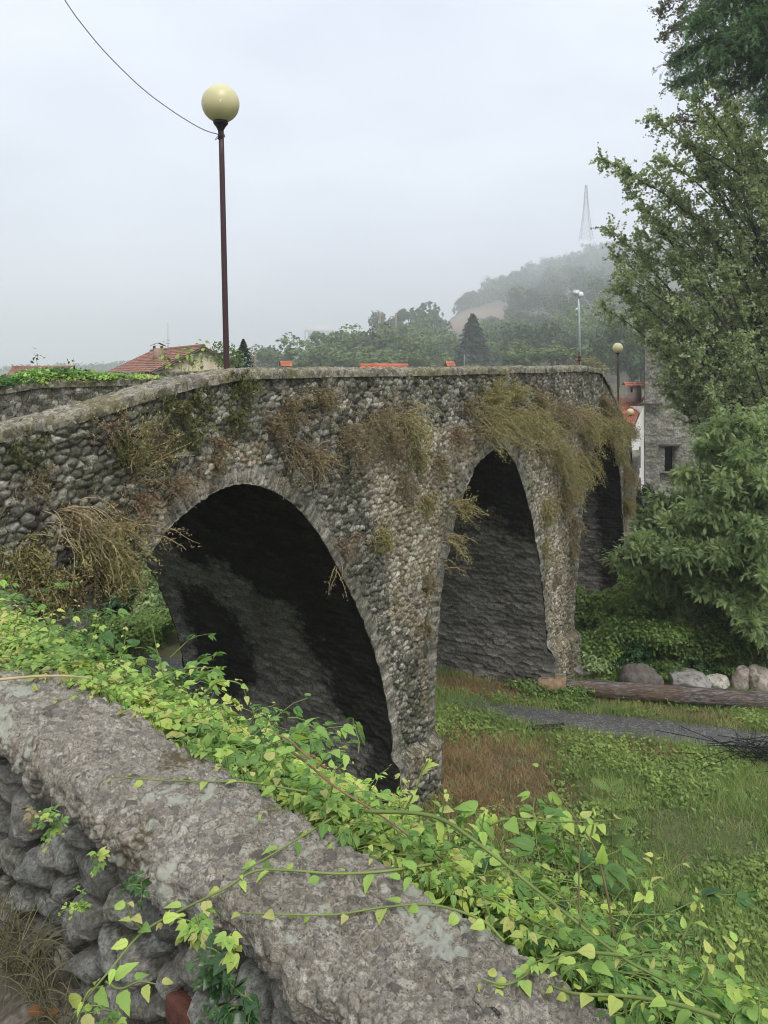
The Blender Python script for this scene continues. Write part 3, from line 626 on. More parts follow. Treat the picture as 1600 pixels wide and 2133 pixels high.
M['poplar_pale'] = leafmat('thin_poplar_leaf', [(0.203, 0.158, 0.144), (0.254, 0.211, 0.186), (0.220, 0.228, 0.135), (0.338, 0.298, 0.254)], .3, .5)
M['bark'] = simple('grey_bark', (.10, .09, .075), .9, .5, 6, bump=.6)
M['feather'] = leafmat('feathery_leaf', [(0.200, 0.274, 0.134), (0.292, 0.398, 0.190), (0.398, 0.506, 0.238), (0.536, 0.617, 0.302)], .42, .5)
M['feather_old'] = leafmat('feathery_leaf_b', [(0.060, 0.145, 0.068), (0.102, 0.221, 0.093), (0.145, 0.289, 0.102), (0.204, 0.357, 0.111)], .35, .5)
M['feather_dark'] = leafmat('dark_feathery_leaf', [(0.062, 0.136, 0.076), (0.110, 0.217, 0.103), (0.186, 0.313, 0.122)], .3, .5)
M['shrub'] = leafmat('shrub_leaf', [(.10, .16, .05), (.16, .25, .075), (.25, .36, .10), (.38, .48, .14)], .4, .5)
M['far_a'] = leafmat('broad_tree_leaf', [(0.036, 0.066, 0.025), (0.056, 0.097, 0.036), (0.082, 0.128, 0.041)], .25, .6, nscale=.25)
M['far_b'] = leafmat('light_tree_leaf', [(0.091, 0.143, 0.046), (0.130, 0.189, 0.058), (0.182, 0.234, 0.072)], .25, .6, nscale=.25)
M['far_c'] = leafmat('conifer_needle', [(.015, .035, .022), (.028, .055, .03), (.04, .07, .035)], .1, .6, nscale=.5)
M['far_y'] = leafmat('yellowing_leaf', [(.16, .15, .04), (.22, .19, .05), (.12, .13, .04)], .25, .6)

# ------------------------------------------------------------------ far hills
Yb = np.array([0, 200, 330, 450, 520, 560, 600, 650, 700, 760, 800, 860, 920, 960, 1000, 1040, 1100, 1180, 1250, 1320, 1420, 1600, 1900, 2600])
Yv = np.array([758, 752, 738, 728, 742, 742, 738, 728, 712, 704, 690, 668, 648, 630, 612, 588, 552, 515, 495, 478, 470, 470, 480, 500])
Dr = np.array([1400, 1400, 1500, 1500, 1500, 1500, 1450, 1200, 660, 540, 500, 480, 620, 820, 1000, 1150, 1300, 1400, 1400, 1400, 1400, 1300, 1200, 1100])
def hillz(x, y):
    px = 800 + F * x / np.maximum(y, 1); d = y
    rid = np.interp(px, Yb, Yv); dr = np.interp(px, Yb, Dr); zr = (HZ - rid) / F * dr - 13 * (1 + dr / 1600) * (1 - .75 * np.exp(-((px - 1010) / 110) ** 2))
    t = np.clip((d - 170) / (dr - 170), 0, 1.0)
    z = GZ + (zr - GZ) * (t ** 1.15) + 3 * (fbm(x * .02, y * .02, 3, 81) - .5) * t
    return z - 40 * sstep(1.0, 1.6, d / dr) * 1.0
hp = np.arange(-200, 2700, 20); hd = np.concatenate([np.arange(165, 600, 15), np.arange(600, 2300, 40)])
HP, HD = np.meshgrid(hp, hd, indexing='ij'); HX = (HP - 800) / F * HD; HZz = hillz(HX, HD)
t = NT('hillside'); c = t.ramp(t.noise(.02, 5), [(.4, (.05, .065, .03)), (.6, (.10, .085, .05))]); c = t.mix(t.att('bare'), c, t.ramp(t.noise(.12, 6, .65), [(.35, (.13, .085, .06)), (.6, (.24, .17, .11))])); M['hill'] = t.done(c, .95)
def bare(px, d): return np.exp(-(((px - 990) / 70) ** 2 + ((d - 600) / 170) ** 2) * 1.1)
tag(mesh('hillside', np.stack([HX, HD, HZz], -1).reshape(-1, 3), grid_faces(len(hp), len(hd)), M['hill'], None, {'bare': sstep(.25, .6, bare(HP, HD)).ravel()}, None, True), kind='structure')

def crown_far(kind, seed, n=1500):
    """unit-height tree crown (height 1, base at 0) of leaf clumps"""
    g = np.random.default_rng(seed); b = Bag()
    if kind == 'cone':
        z = g.random(n) ** .8; lay = np.floor(z * 13) / 13; z2 = .08 + .92 * z; rr = .42 * (1 - z2) ** .75 * (.55 + .45 * (1 - (z * 13 % 1))) * (.85 + .3 * g.random(n)); a = g.random(n) * 6.283
        rad = rr * np.sqrt(.35 + .65 * g.random(n)); Pc = np.stack([rad * np.cos(a), rad * np.sin(a), z2 - rad * .18], 1)
        N = unit(np.stack([np.cos(a) * .5, np.sin(a) * .5, np.ones(n)], 1) + g.normal(size=(n, 3)) * .35)
        addleaves(b, Pc, N, .022 + .018 * g.random(n), 0, None, .5)
    else:
        nl = 16; lc = g.normal(size=(nl, 3)) * np.array([.19, .19, .17]) + [0, 0, .62]; lr = .10 + .12 * g.random(nl)
        if kind == 'umbrella': lc[:, 2] = .72 - .9 * (lc[:, 0] ** 2 + lc[:, 1] ** 2) + .03 * g.normal(size=nl); lc[:, :2] *= 1.7; lr *= .8
        k = g.integers(0, nl, n); dr = unit(g.normal(size=(n, 3))); Pc = lc[k] + dr * (lr[k] * (.7 + .35 * g.random(n)))[:, None]
        Pc[:, 2] = np.maximum(Pc[:, 2], .12 + .1 * g.random(n))
        N = unit(dr + g.normal(size=(n, 3)) * .5); rnd = np.clip(g.random(nl)[k] * .5 + g.random(n) * .5, 0, 1)
        addleaves(b, Pc, N, .020 + .026 * g.random(n), 0, rnd, .75)
    return b
def trunk_far(seed):
    b = Bag(); addtube(b, np.array([(0, 0, -.05), (.01, 0, .3), (0, .01, .62)]), [.022, .016, .006], 5)
    for k in range(3): a = k * 2.1 + seed; addtube(b, np.array([(0, 0, .3), (.12 * math.cos(a), .12 * math.sin(a), .6)]), [.01, .004], 4)
    return b
PROTO = {}
def far_tree(name, kind, mat, loc, h, wd, label, group, seed, n=1500):
    key = (name, kind, mat, seed % 4, n)
    if key not in PROTO:
        r = empty(name, cat='tree'); c = crown_far(kind, seed % 4 + 10, n).build('crown', M[mat], r); tr = trunk_far(seed).build('trunk', M['bark'], r); PROTO[key] = (r, c, tr); used = False
    else: used = True
    r, c, tr = PROTO[key]
    if used:
        nr = r.copy(); COL.objects.link(nr)
        for ch in (c, tr): q = ch.copy(); COL.objects.link(q); q.parent = nr
        r = nr
    r.location = tuple(loc); r.scale = (wd, wd, h); r.rotation_euler = (0, 0, seed * 1.37)
    return tag(r, label, 'tree', group)
rnd = random.Random(5)
cnt = 0; tries = 0; placed = []
ZN = [(0, 620, 'grey green tree left of the middle hill', 'misty trees on the left slope'),
      (620, 930, 'soft green broadleaf tree above the middle of the bridge', 'trees on the middle hillside'),
      (930, 1130, 'tree beside the bare brown field', 'trees around the bare field'),
      (1130, 1700, 'dark broadleaf tree behind the camera pole', 'trees on the right hillside')]
while cnt < 270 and tries < 20000:
    tries += 1
    px = rnd.uniform(540, 1400); dr = float(np.interp(px, Yb, Dr)); d = 200 + (dr * 1.0 - 200) * rnd.random() ** 1.25
    x = (px - 800) / F * d
    if bare(px, d) > .22: continue
    if px < 660 and d < 900: continue
    r_ = 4.0 + d * .006
    if any((x - a) ** 2 + (d - b_) ** 2 < (r_ * 1.1) ** 2 for a, b_ in placed): continue
    placed.append((x, d)); z = float(hillz(np.array(x), np.array(d)))
    zn = [q for q in ZN if q[0] <= px < q[1]][0]
    h = rnd.uniform(9, 16) * (1 + d / 2400) * (.75 if 900 < px < 1080 and d < 650 else 1); lt = rnd.random() < (.55 if d < 330 else .25)
    band = ', low, near the parapet' if d < 330 else (', halfway up the slope' if d < 620 else ', high in the mist')
    far_tree('hillside_tree', 'round', 'far_b' if lt else 'far_a', (x, d, z - .5), h, h * rnd.uniform(.9, 1.25), zn[2].replace(' in the thick mist', '') + band, zn[3], rnd.randrange(100)); cnt += 1
# the ridge woods beyond, read as one mass
b = Bag(); nW = 0
for k in range(2600):
    px = rnd.uniform(-100, 1750); dr = float(np.interp(px, Yb, Dr)); d = dr * rnd.uniform(.55, 1.04); x = (px - 800) / F * d
    if bare(px, d) > .2 or (px > 540 and d < 480): continue
    z = float(hillz(np.array(x), np.array(d))); n = 34; dr_ = unit(rg.normal(size=(n, 3))); s_ = rnd.uniform(5, 9)
    Pc = np.array([x, d, z + s_ * .8]) + dr_ * np.array([1, 1, .95]) * s_ * (.75 + .3 * rg.random((n, 1))); addleaves(b, Pc, unit(dr_ + .4 * rg.normal(size=(n, 3))), 1.9, 0, None, .8)
tag(b.build('far_woods', M['far_a'], origin=(100, 800, 0)), 'misty woods covering the far ridge', kind='stuff')
def ft(px, py_top, py_base, d, wpx, kind, mat, label, seed, name='tree', n=2600, group=None):
    h = (py_base - py_top) / F * d; base = P(px, py_base, d); wd = wpx / F * d / (.62 if kind == 'cone' else .72)
    return far_tree(name, kind, mat, base, h / 1.0, wd, label, group, seed, n)
ft(985, 655, 800, 190, 105, 'cone', 'far_c', 'broad dark conifer rising above the middle of the bridge parapet', 1, 'conifer', 4000)
ft(1290, 655, 800, 150, 60, 'round', 'far_a', 'dark green tree directly behind the small globe lamp', 2, 'broadleaf_tree')
ft(1160, 705, 800, 150, 110, 'umbrella', 'far_b', 'domed pale grey green tree left of the camera pole base', 3, 'broadleaf_tree', 3600)
ft(1085, 712, 800, 165, 90, 'round', 'far_b', 'light green tree between the broad conifer and the domed tree', 0, 'broadleaf_tree', 3000)
ft(507, 707, 800, 37, 60, 'cone', 'far_c', 'small dark green conifer right of the tall lamp pole', 2, 'conifer', 2400)
ft(474, 702, 800, 35, 60, 'round', 'far_b', 'thin light green tree beside the cream gable and lamp pole', 1, 'broadleaf_tree', 700)
ft(570, 716, 800, 260, 70, 'round', 'far_a', 'hazy tree behind the brick chimney on the left', 2, 'broadleaf_tree')
ft(640, 722, 800, 190, 95, 'round', 'far_b', 'light green tree right of the brick chimney', 3, 'broadleaf_tree')
ft(715, 715, 800, 185, 100, 'round', 'far_b', 'light green tree above the left end of the red roof strip', 0, 'broadleaf_tree')
ft(800, 715, 800, 180, 95, 'round', 'far_b', 'light green tree above the red roof strip', 1, 'broadleaf_tree')
ft(870, 728, 800, 180, 70, 'round', 'far_b', 'low yellow green tree left of the broad conifer', 2, 'broadleaf_tree')
ft(862, 640, 760, 400, 80, 'round', 'far_a', 'round dark crowned tree topping the middle hillside', 3, 'broadleaf_tree', 3000)
ft(830, 650, 700, 405, 14, 'round', 'far_y', 'small yellow tree beside the round dark crowned tree', 1, 'broadleaf_tree', 500)
ft(1230, 735, 800, 120, 60, 'round', 'far_y', 'yellowing shrub tree behind the drop of the parapet', 2, 'broadleaf_tree', 1200)
ft(1335, 690, 830, 140, 90, 'round', 'far_a', 'dark tree between the small globe lamp and the stone tower', 3, 'broadleaf_tree')

# pylon, arcaded building, utility poles
M['steel'] = simple('pylon_steel', (.25, .26, .27), .6, .2)
def lattice_tower(base, h, wb, wt, n=11):
    b = Bag(); base = np.asarray(base)
    def c(k, f): w_ = (wb * (1 - f) ** 1.5 + wt) / 2; return base + np.array([[-w_, -w_], [w_, -w_], [w_, w_], [-w_, w_]][k % 4] + [f * h])
    for k in range(4):
        addtube(b, np.array([c(k, f) for f in np.linspace(0, 1, 12)]), .38, 4)
        for i in range(n):
            f0, f1 = i / n, (i + 1) / n
            addtube(b, np.array([c(k, f0), c(k + 1, f1)]), .24, 3); addtube(b, np.array([c(k + 1, f0), c(k, f1)]), .24, 3); addtube(b, np.array([c(k, f1), c(k + 1, f1)]), .12, 3)
    return b
pb_ = P(1221, 500, 1390)
tag(lattice_tower(pb_, 92, 17, 3.0).build('lattice_tower', M['steel'], origin=pb_), 'tall faint lattice steel tower on the misty hilltop', 'tower')
ab = P(665, 720, 1380); t = empty('arcaded_building', tuple(ab), label='pale building with a row of arches almost lost in the mist', cat='building')
cream = simple('cream_render', (.62, .54, .40), .9, .15, 3); grey_r = simple('pale_render', (.6, .58, .55), .9, .15, .5)
t.scale = (1.5, 1.5, 1.4)
b = Bag(); V, q = box((0, 8, 12), (34, 10, 24)); b.add(V, q); b.build('wall', grey_r, t)
b = Bag()
for k in range(5):
    V, q = box((-13.5 + k * 6.7, 1, 8), (1.9, 3, 16)); b.add(V, q)
V, q = box((0, 1, 18.2), (32, 3.1, 4)); b.add(V, q)
for k in range(4):
    a = np.linspace(0, math.pi, 9); cx = -10.15 + k * 6.7
    for i in range(8):
        pts4 = np.array([[cx + 2.4 * math.cos(a[i]), -.5, 13.4 + 2.4 * math.sin(a[i])], [cx + 2.4 * math.cos(a[i + 1]), -.5, 13.4 + 2.4 * math.sin(a[i + 1])], [cx + 2.4 * math.cos(a[i + 1]), -.5, 16.3], [cx + 2.4 * math.cos(a[i]), -.5, 16.3]]); b.add(pts4, np.array([[0, 1, 2, 3]]))
b.build('arcade', grey_r, t)
b = Bag(); V, q = box((0, 2.8, 7.5), (29, .3, 14.5)); b.add(V, q); b.build('arcade_back', M['dark'], t)
def upole(px, pt, pbm, d, label, cross=True, name='utility_pole'):
    b = Bag(); addtube(b, np.array([P(px, pbm, d), P(px, pt, d)]), d * .0011, 5)
    if cross:
        for k in (0, 1): c = P(px, pt + 3 + 4 * k, d); e = np.array([d * (.0045 - .001 * k), 0, 0]); addtube(b, np.array([c - e, c + e]), d * .0005, 4)
    tag(b.build(name, M['wood_stem'], origin=P(px, pbm, d)), label, 'pole')
upole(792, 651, 700, 380, 'utility pole with short crossbars on the middle hillside')
upole(825, 652, 700, 380, 'plain thin pole beside the yellow tree on the hillside', False)
upole(907, 630, 690, 480, 'thin pole at the left edge of the bare hill field', False)
upole(532, 730, 800, 110, 'thin pole right of the small dark conifer', False)

# ------------------------------------------------------------------ houses behind the bridge
def tile_mat(name, cols):
    t = NT(name); c = t.ramp(t.att('rnd'), spread(cols)); c = t.mix(t.ramp(t.noise(1.5, 5), [(.4, 0.0), (.65, .6)]), c, t.mix(1.0, c, (.5, .5, .48), 'MULTIPLY')); return t.done(c, .85)
M['tile'] = tile_mat('faded_terracotta_tiles', [(.30, .14, .09), (.24, .11, .075), (.36, .19, .13), (.18, .10, .08)])
M['tile_red'] = tile_mat('red_terracotta_tiles', [(.52, .16, .09), (.42, .13, .08), (.58, .22, .13), (.34, .12, .09)])
def tiled(bag, a, b_, c, d, nr, nc, th=.04):
    """tiled roof plane a-b (eave) to d-c (ridge); rows of rounded tiles as real relief"""
    a, b_, c, d = [np.asarray(q, float) for q in (a, b_, c, d)]; n = unit(np.cross(b_ - a, d - a)); n = n if n[2] > 0 else -n
    for i in range(nr):
        t0, t1 = i / nr, (i + 1.25) / nr; t1 = min(t1, 1.0)
        k = nc * 4 + 1; u = np.linspace(0, 1, k); prof = np.abs(np.sin(u * nc * math.pi)) * th
        L0 = a + (d - a) * t0; R0 = b_ + (c - b_) * t0; L1 = a + (d - a) * t1; R1 = b_ + (c - b_) * t1
        r0 = L0[None] * (1 - u[:, None]) + R0[None] * u[:, None] + n * (prof[:, None] + th * .9); r1 = L1[None] * (1 - u[:, None]) + R1[None] * u[:, None] + n * prof[:, None]
        V = np.stack([r0, r1], 1).reshape(-1, 3); bag.add(V, grid_faces(k, 2), 0, np.repeat(rg.random(nc * 4 + 1)[np.arange(k) // 4], 2))
def house(name, label, base, size, rz, eave, ridge, wallm, tilem, over=.35, nr=12, nc=22, chimneys=(), windows=()):
    """gabled house; ridge along local x; size = (length, depth); heights above base"""
    t = empty(name, tuple(base), rz, label=label, cat='house'); Lx, Ly = size[0] / 2, size[1] / 2
    V = np.array([[-Lx, -Ly, 0], [Lx, -Ly, 0], [Lx, Ly, 0], [-Lx, Ly, 0], [-Lx, -Ly, eave], [Lx, -Ly, eave], [Lx, Ly, eave], [-Lx, Ly, eave], [-Lx, 0, ridge], [Lx, 0, ridge]])
    b = Bag(); b.add(V, np.array([[0, 1, 5, 4], [2, 3, 7, 6], [1, 2, 6, 5], [3, 0, 4, 7]])); b.T.append(np.array([[5, 6, 9], [7, 4, 8]])); b.mt.append(np.zeros(2, int)); b.build('wall', wallm, t)
    sl = (ridge - eave) / Ly; ez = eave - sl * over; o = over
    rb = Bag()
    for s in (-1, 1): tiled(rb, (-Lx - o, s * (Ly + o), ez + .08), (Lx + o, s * (Ly + o), ez + .08), (Lx + o, 0, ridge + .08), (-Lx - o, 0, ridge + .08), nr, nc)
    rf = rb.build('roof', tilem, t)
    rr = Bag(); addtube(rr, np.array([(-Lx - o, 0, ridge + .12), (Lx + o, 0, ridge + .12)]), .10, 8); rr.build('ridge_tiles', tilem, rf)
    fb = Bag()
    for s in (-1, 1):
        for e in (-1, 1):
            A = np.array([e * (Lx + o - .03), s * (Ly + o), ez]); Bp = np.array([e * (Lx + o - .03), 0, ridge]); addtube(fb, np.array([A, Bp]), .07, 4)
        addtube(fb, np.array([(-Lx - o, s * (Ly + o + .05), ez), (Lx + o, s * (Ly + o + .05), ez)]), .07, 6)
    fb.build('fascia', simple('dark_fascia', (.10, .075, .065), .7), rf)
    for (cx, cy, cw, ch) in chimneys:
        z0 = ridge - abs(cy) * sl - .1; cb = Bag(); V, q = box((cx, cy, z0 + ch / 2), (cw, cw, ch)); cb.add(V, q); ck = cb.build('chimney', simple('chimney_render', (.35, .25, .19), .9, .3), rf)
        cc = Bag()
        for s in (-1, 1):
            tiled(cc, (cx - cw * .75, cy + s * cw * .75, z0 + ch + .12), (cx + cw * .75, cy + s * cw * .75, z0 + ch + .12), (cx + cw * .75, cy, z0 + ch + .12 + cw * .35), (cx - cw * .75, cy, z0 + ch + .12 + cw * .35), 2, 4, .02)
            for q_ in (-1, 1): V, q = box((cx + q_ * cw * .4, cy + s * cw * .4, z0 + ch + .07), (cw * .14, cw * .14, .14)); cc.add(V, q)
        cc.build('chimney_cap', tilem, rf)
    for (fx, fy, fz, ww, wh, ax) in windows:
        sz = (.08, ww, wh) if ax == 'x' else (ww, .08, wh); wb = Bag(); V, q = box((fx, fy, fz), sz); wb.add(V, q); wo = wb.build('window', M['dark'], t)
        gb = Bag(); s2 = (.14, ww + .2, .10) if ax == 'x' else (ww + .2, .14, .10)
        for dz in (-wh / 2 - .05, wh / 2 + .05): V, q = box((fx, fy, fz + dz), s2); gb.add(V, q)
        gb.build('frame', M['white'], wo)
    return t
# cream gabled house behind the left parapet: gable end towards the right, long roof slope to the left
house('gabled_house', 'cream gabled house with brown tiled roof and aerial behind the left parapet', (-12.0, 47.4, GZ), (15.4, 5.6), R(114.4), 6.42, 7.80, cream, M['tile'], .3, 16, 40, [(-1.5, 1.1, .5, .75)], [(-7.72, .3, 5.0, .8, .9, 'x')])
house('low_house', 'low brown tiled roof just showing behind the ivy on the far left', (-24.6, 60, GZ), (3.4, 6), R(10), 5.7, 6.72, cream, M['tile'], .4, 10, 20)
house('roofed_house', 'red tiled roof strip barely rising above the middle of the parapet', (0.0, 36, GZ), (1.9, 4.4), R(3), 6.3, 6.84, cream, M['tile_red'], .1, 6, 8)
def chimney(px, py, d, w_, label):
    b0_ = P(px, 830, d); t = empty('brick_chimney', tuple(b0_), .3, label=label, cat='chimney'); zt = (HZ - py) / F * d - b0_[2]
    b = Bag(); V, q = box((0, 0, zt / 2 - .2), (w_, w_, zt - .4)); b.add(V, q); b.build('stack', simple('brick_stack', (.42, .2, .13), .9, .4, 8), t)
    b = Bag()
    for s in (-1, 1):
        tiled(b, (-w_ * .7, s * w_ * .7, zt - .22), (w_ * .7, s * w_ * .7, zt - .22), (w_ * .7, 0, zt), (-w_ * .7, 0, zt), 2, 4, .02)
        for e in (-1, 1): V, q = box((e * w_ * .4, s * w_ * .4, zt - .32), (w_ * .16, w_ * .16, .26)); b.add(V, q)
    b.build('cap', M['tile_red'], t)
chimney(595, 752, 34, .34, 'small orange brick chimney cap behind the parapet right of the lamp')
chimney(937, 753, 38, .30, 'small reddish chimney cap behind the parapet near the broad conifer')
b = Bag(); a0 = P(968, 800, 38)
addtube(b, np.array([a0, P(968, 738, 38)]), .02, 5); addtube(b, np.array([P(962, 741, 38), P(974, 747, 38)]), .012, 4); addtube(b, np.array([P(964, 746, 38), P(972, 741, 38)]), .012, 4)
tag(b.build('aerial', M['steel'], origin=a0), 'little roof aerial showing above the parapet right of the small chimney', 'aerial')
a0 = P(350, 790, 43); b = Bag(); addtube(b, np.array([a0, P(350, 672, 43)]), [.025, .012], 5)
for k, py in enumerate((708, 715, 722)): addtube(b, np.array([P(346 - k, py, 43), P(354 + k, py + 1, 43)]), .010, 4)
tag(b.build('aerial', M['steel'], origin=a0), 'tall thin roof aerial on the cream gabled house', 'aerial')
# white house with red roof on the right, stone tower house beside it
M['whitewash'] = simple('whitewashed_render', (.85, .83, .78), .9, .25, 1.5)
t = empty('white_house', tuple(P(1318, 1100, 52)), label='narrow white house wall with red tiled roof and square chimney right of the bridge', cat='house'); wb_ = P(1318, 1100, 52)
def q4(bag, pts, mi=0, rnd_=None): bag.add(np.array(pts), np.array([[0, 1, 2, 3]]), mi, rnd_)
A_, B_, C_, D_ = P(1341, 846, 41.6), P(1314, 906, 40.4), P(1314, 1100, 40.4), P(1343, 1100, 41.6)
E_, F_ = P(1290, 903, 46), P(1290, 828, 54)
F0_ = P(1272, 846, 46)
b = Bag(); b.add(np.array([B_, A_, D_, C_, P(1270, 903, 43), P(1270, 1100, 43), F0_, P(1270, 1100, 48)]), np.array([[0, 1, 2, 3], [4, 0, 3, 5], [6, 4, 5, 7], [1, 6, 7, 2]])); wl = b.build('wall', M['whitewash'], t, origin=wb_)
b = Bag(); tiled(b, P(1262, 903, 45.5), P(1315, 905, 43.8), P(1344, 836, 50.2), P(1330, 826, 54), 1, 1) if False else None
tiled(b, P(1250, 900, 41.2), P(1316, 900, 40.2), P(1343, 828, 44), P(1272, 828, 45.5), 14, 16, .05); rf = b.build('roof', M['tile_red'], t, origin=wb_)
b = Bag(); V, q = box(P(1319, 818, 43.4), (.55, .55, .95), .5); b.add(V, q); b.build('chimney', simple('chimney_plaster', (.45, .40, .36), .9, .35, 5), t, origin=wb_)
b = Bag()
cc = P(1319, 804, 43.4)
tiled(b, cc + (-.5, -.5, 0), cc + (.5, -.5, 0), cc + (.5, 0, .2), cc + (-.5, 0, .2), 2, 4, .03); tiled(b, cc + (-.5, .5, 0), cc + (.5, .5, 0), cc + (.5, 0, .2), cc + (-.5, 0, .2), 2, 4, .03); b.build('chimney_cap', M['tile_red'], t, origin=wb_)
b = Bag(); V, q = box(P(1317, 812, 43.08), (.18, .06, .26), .5); b.add(V, q); b.build('chimney_opening', M['dark'], t, origin=wb_)
nrm = unit(np.cross(A_ - B_, np.array([0, 0, 1.]))); nrm = nrm * (1 if nrm[1] < 0 else -1)
for f0, f1, z0, z1 in ((.60, .72, 930, 975), (.62, .74, 995, 1035)):
    b = Bag(); P0 = B_ * (1 - f0) + A_ * f0; P1 = B_ * (1 - f1) + A_ * f1; zt = (HZ - z0) / F * 41.2; zb_ = (HZ - z1) / F * 41.2; o = nrm * .03
    for oo in (0, -.1): q4(b, [[P0[0], P0[1], zb_] + o + nrm * oo, [P1[0], P1[1], zb_] + o + nrm * oo, [P1[0], P1[1], zt] + o + nrm * oo, [P0[0], P0[1], zt] + o + nrm * oo])
    b.build('window', simple('bluish_shutter', (.12, .15, .2), .6), t, origin=wb_)
# stone tower: a rubble wall with a dark window recess
twb = P(1345, 1100, 42); t = empty('stone_tower', tuple(twb), label='old grey stone tower house with a dark window half hidden by the trees', cat='building')
x0, x1 = P(1343, 0, 42)[0], P(1343, 0, 42)[0] + 9; zt, zb_ = (HZ - 655) / F * 42, (HZ - 1130) / F * 42
sx = np.arange(x0, x1, .05); sz = np.arange(zb_, zt + 1.2, .05); XX, ZZ = np.meshgrid(sx, sz, indexing='ij'); e, r, q, dx, dy = stones(XX, ZZ, .26, .15, 131, .8)
h = np.sqrt(np.clip(e / .04, 0, 1)) * .05 + (q - .5) * .05 + .15 * (fbm(XX, ZZ, 3, 132) - .5)
wx0, wx1 = P(1386, 0, 42)[0], P(1409, 0, 42)[0]; wz0, wz1 = (HZ - 984) / F * 42, (HZ - 930) / F * 42
hole = (XX > wx0) & (XX < wx1) & (ZZ > wz0) & (ZZ < wz1)
lo0, lo1 = P(1374, 0, 42)[0], P(1407, 0, 42)[0]; hole2 = (XX > lo0) & (XX < lo1) & (ZZ > (HZ - 1014) / F * 42) & (ZZ < (HZ - 986) / F * 42)
YY = 42 - h + .8 * hole + .35 * hole2
M['tower'] = stonemat('tower_rubble', [(.26, .25, .22), (.34, .32, .28), (.21, .20, .18), (.40, .38, .33), (.28, .24, .20)], (.2, .18, .15), lichen=.3, fine=16, damp=.5)
Pm = np.stack([XX, YY, ZZ], -1).reshape(-1, 3)
mesh('wall', Pm, grid_faces(len(sx), len(sz)), M['tower'], t, {'rnd': r.ravel(), 'gap': np.clip(e / .02, 0, 1).ravel()}, None, True, twb)
sy = np.arange(42, 50, .1); YY2, ZZ2 = np.meshgrid(sy, sz, indexing='ij'); e, r, q, _, _ = stones(YY2, ZZ2, .26, .15, 133)
mesh('side_wall', np.stack([x0 * YY2 / 42 + .25 * (YY2 - 42) - .03 * q, YY2, ZZ2], -1).reshape(-1, 3), grid_faces(len(sy), len(sz)), M['tower'], t, {'rnd': r.ravel(), 'gap': np.clip(e / .02, 0, 1).ravel()}, None, True, twb)
b = Bag(); V, q = box(((wx0 + wx1) / 2, 42.6, (wz0 + wz1) / 2), (wx1 - wx0 + .1, .2, wz1 - wz0 + .1)); b.add(V, q); b.build('window', M['dark'], t, origin=twb)
b = Bag(); V, q = box(((wx0 + wx1) / 2 - .1, 41.85, wz1 + .08), (wx1 - wx0 + .5, .25, .08)); b.add(V, q); b.build('lintel', M['bark'], t, origin=twb)
b = Bag(); V, q = box((P(1352, 0, 42)[0], 41.7, (HZ - 841) / F * 42), (1.1, .2, .12), 0); b.add(V, q); b.build('beam', M['bark'], t, origin=twb)
a = np.linspace(0, 2 * math.pi, 25)[:-1]; cx, cz = P(1391, 1035, 41)[0], (HZ - 1037) / F * 41
V = np.concatenate([[[cx, 41.6, cz]], np.stack([cx + .52 * np.cos(a), np.full(24, 41.62), cz + .38 * np.sin(a)], 1)]); b = Bag(); k = np.arange(24); b.add(V, np.stack([np.zeros(24, int), 1 + k, 1 + (k + 1) % 24], 1))
V2_ = V.copy(); V2_[:, 1] += .1; b.add(V2_, np.stack([np.zeros(24, int), 1 + k, 1 + (k + 1) % 24], 1)); b.build('blocked_arch', simple('pale_mortar', (.36, .34, .30), .9), t, origin=twb)

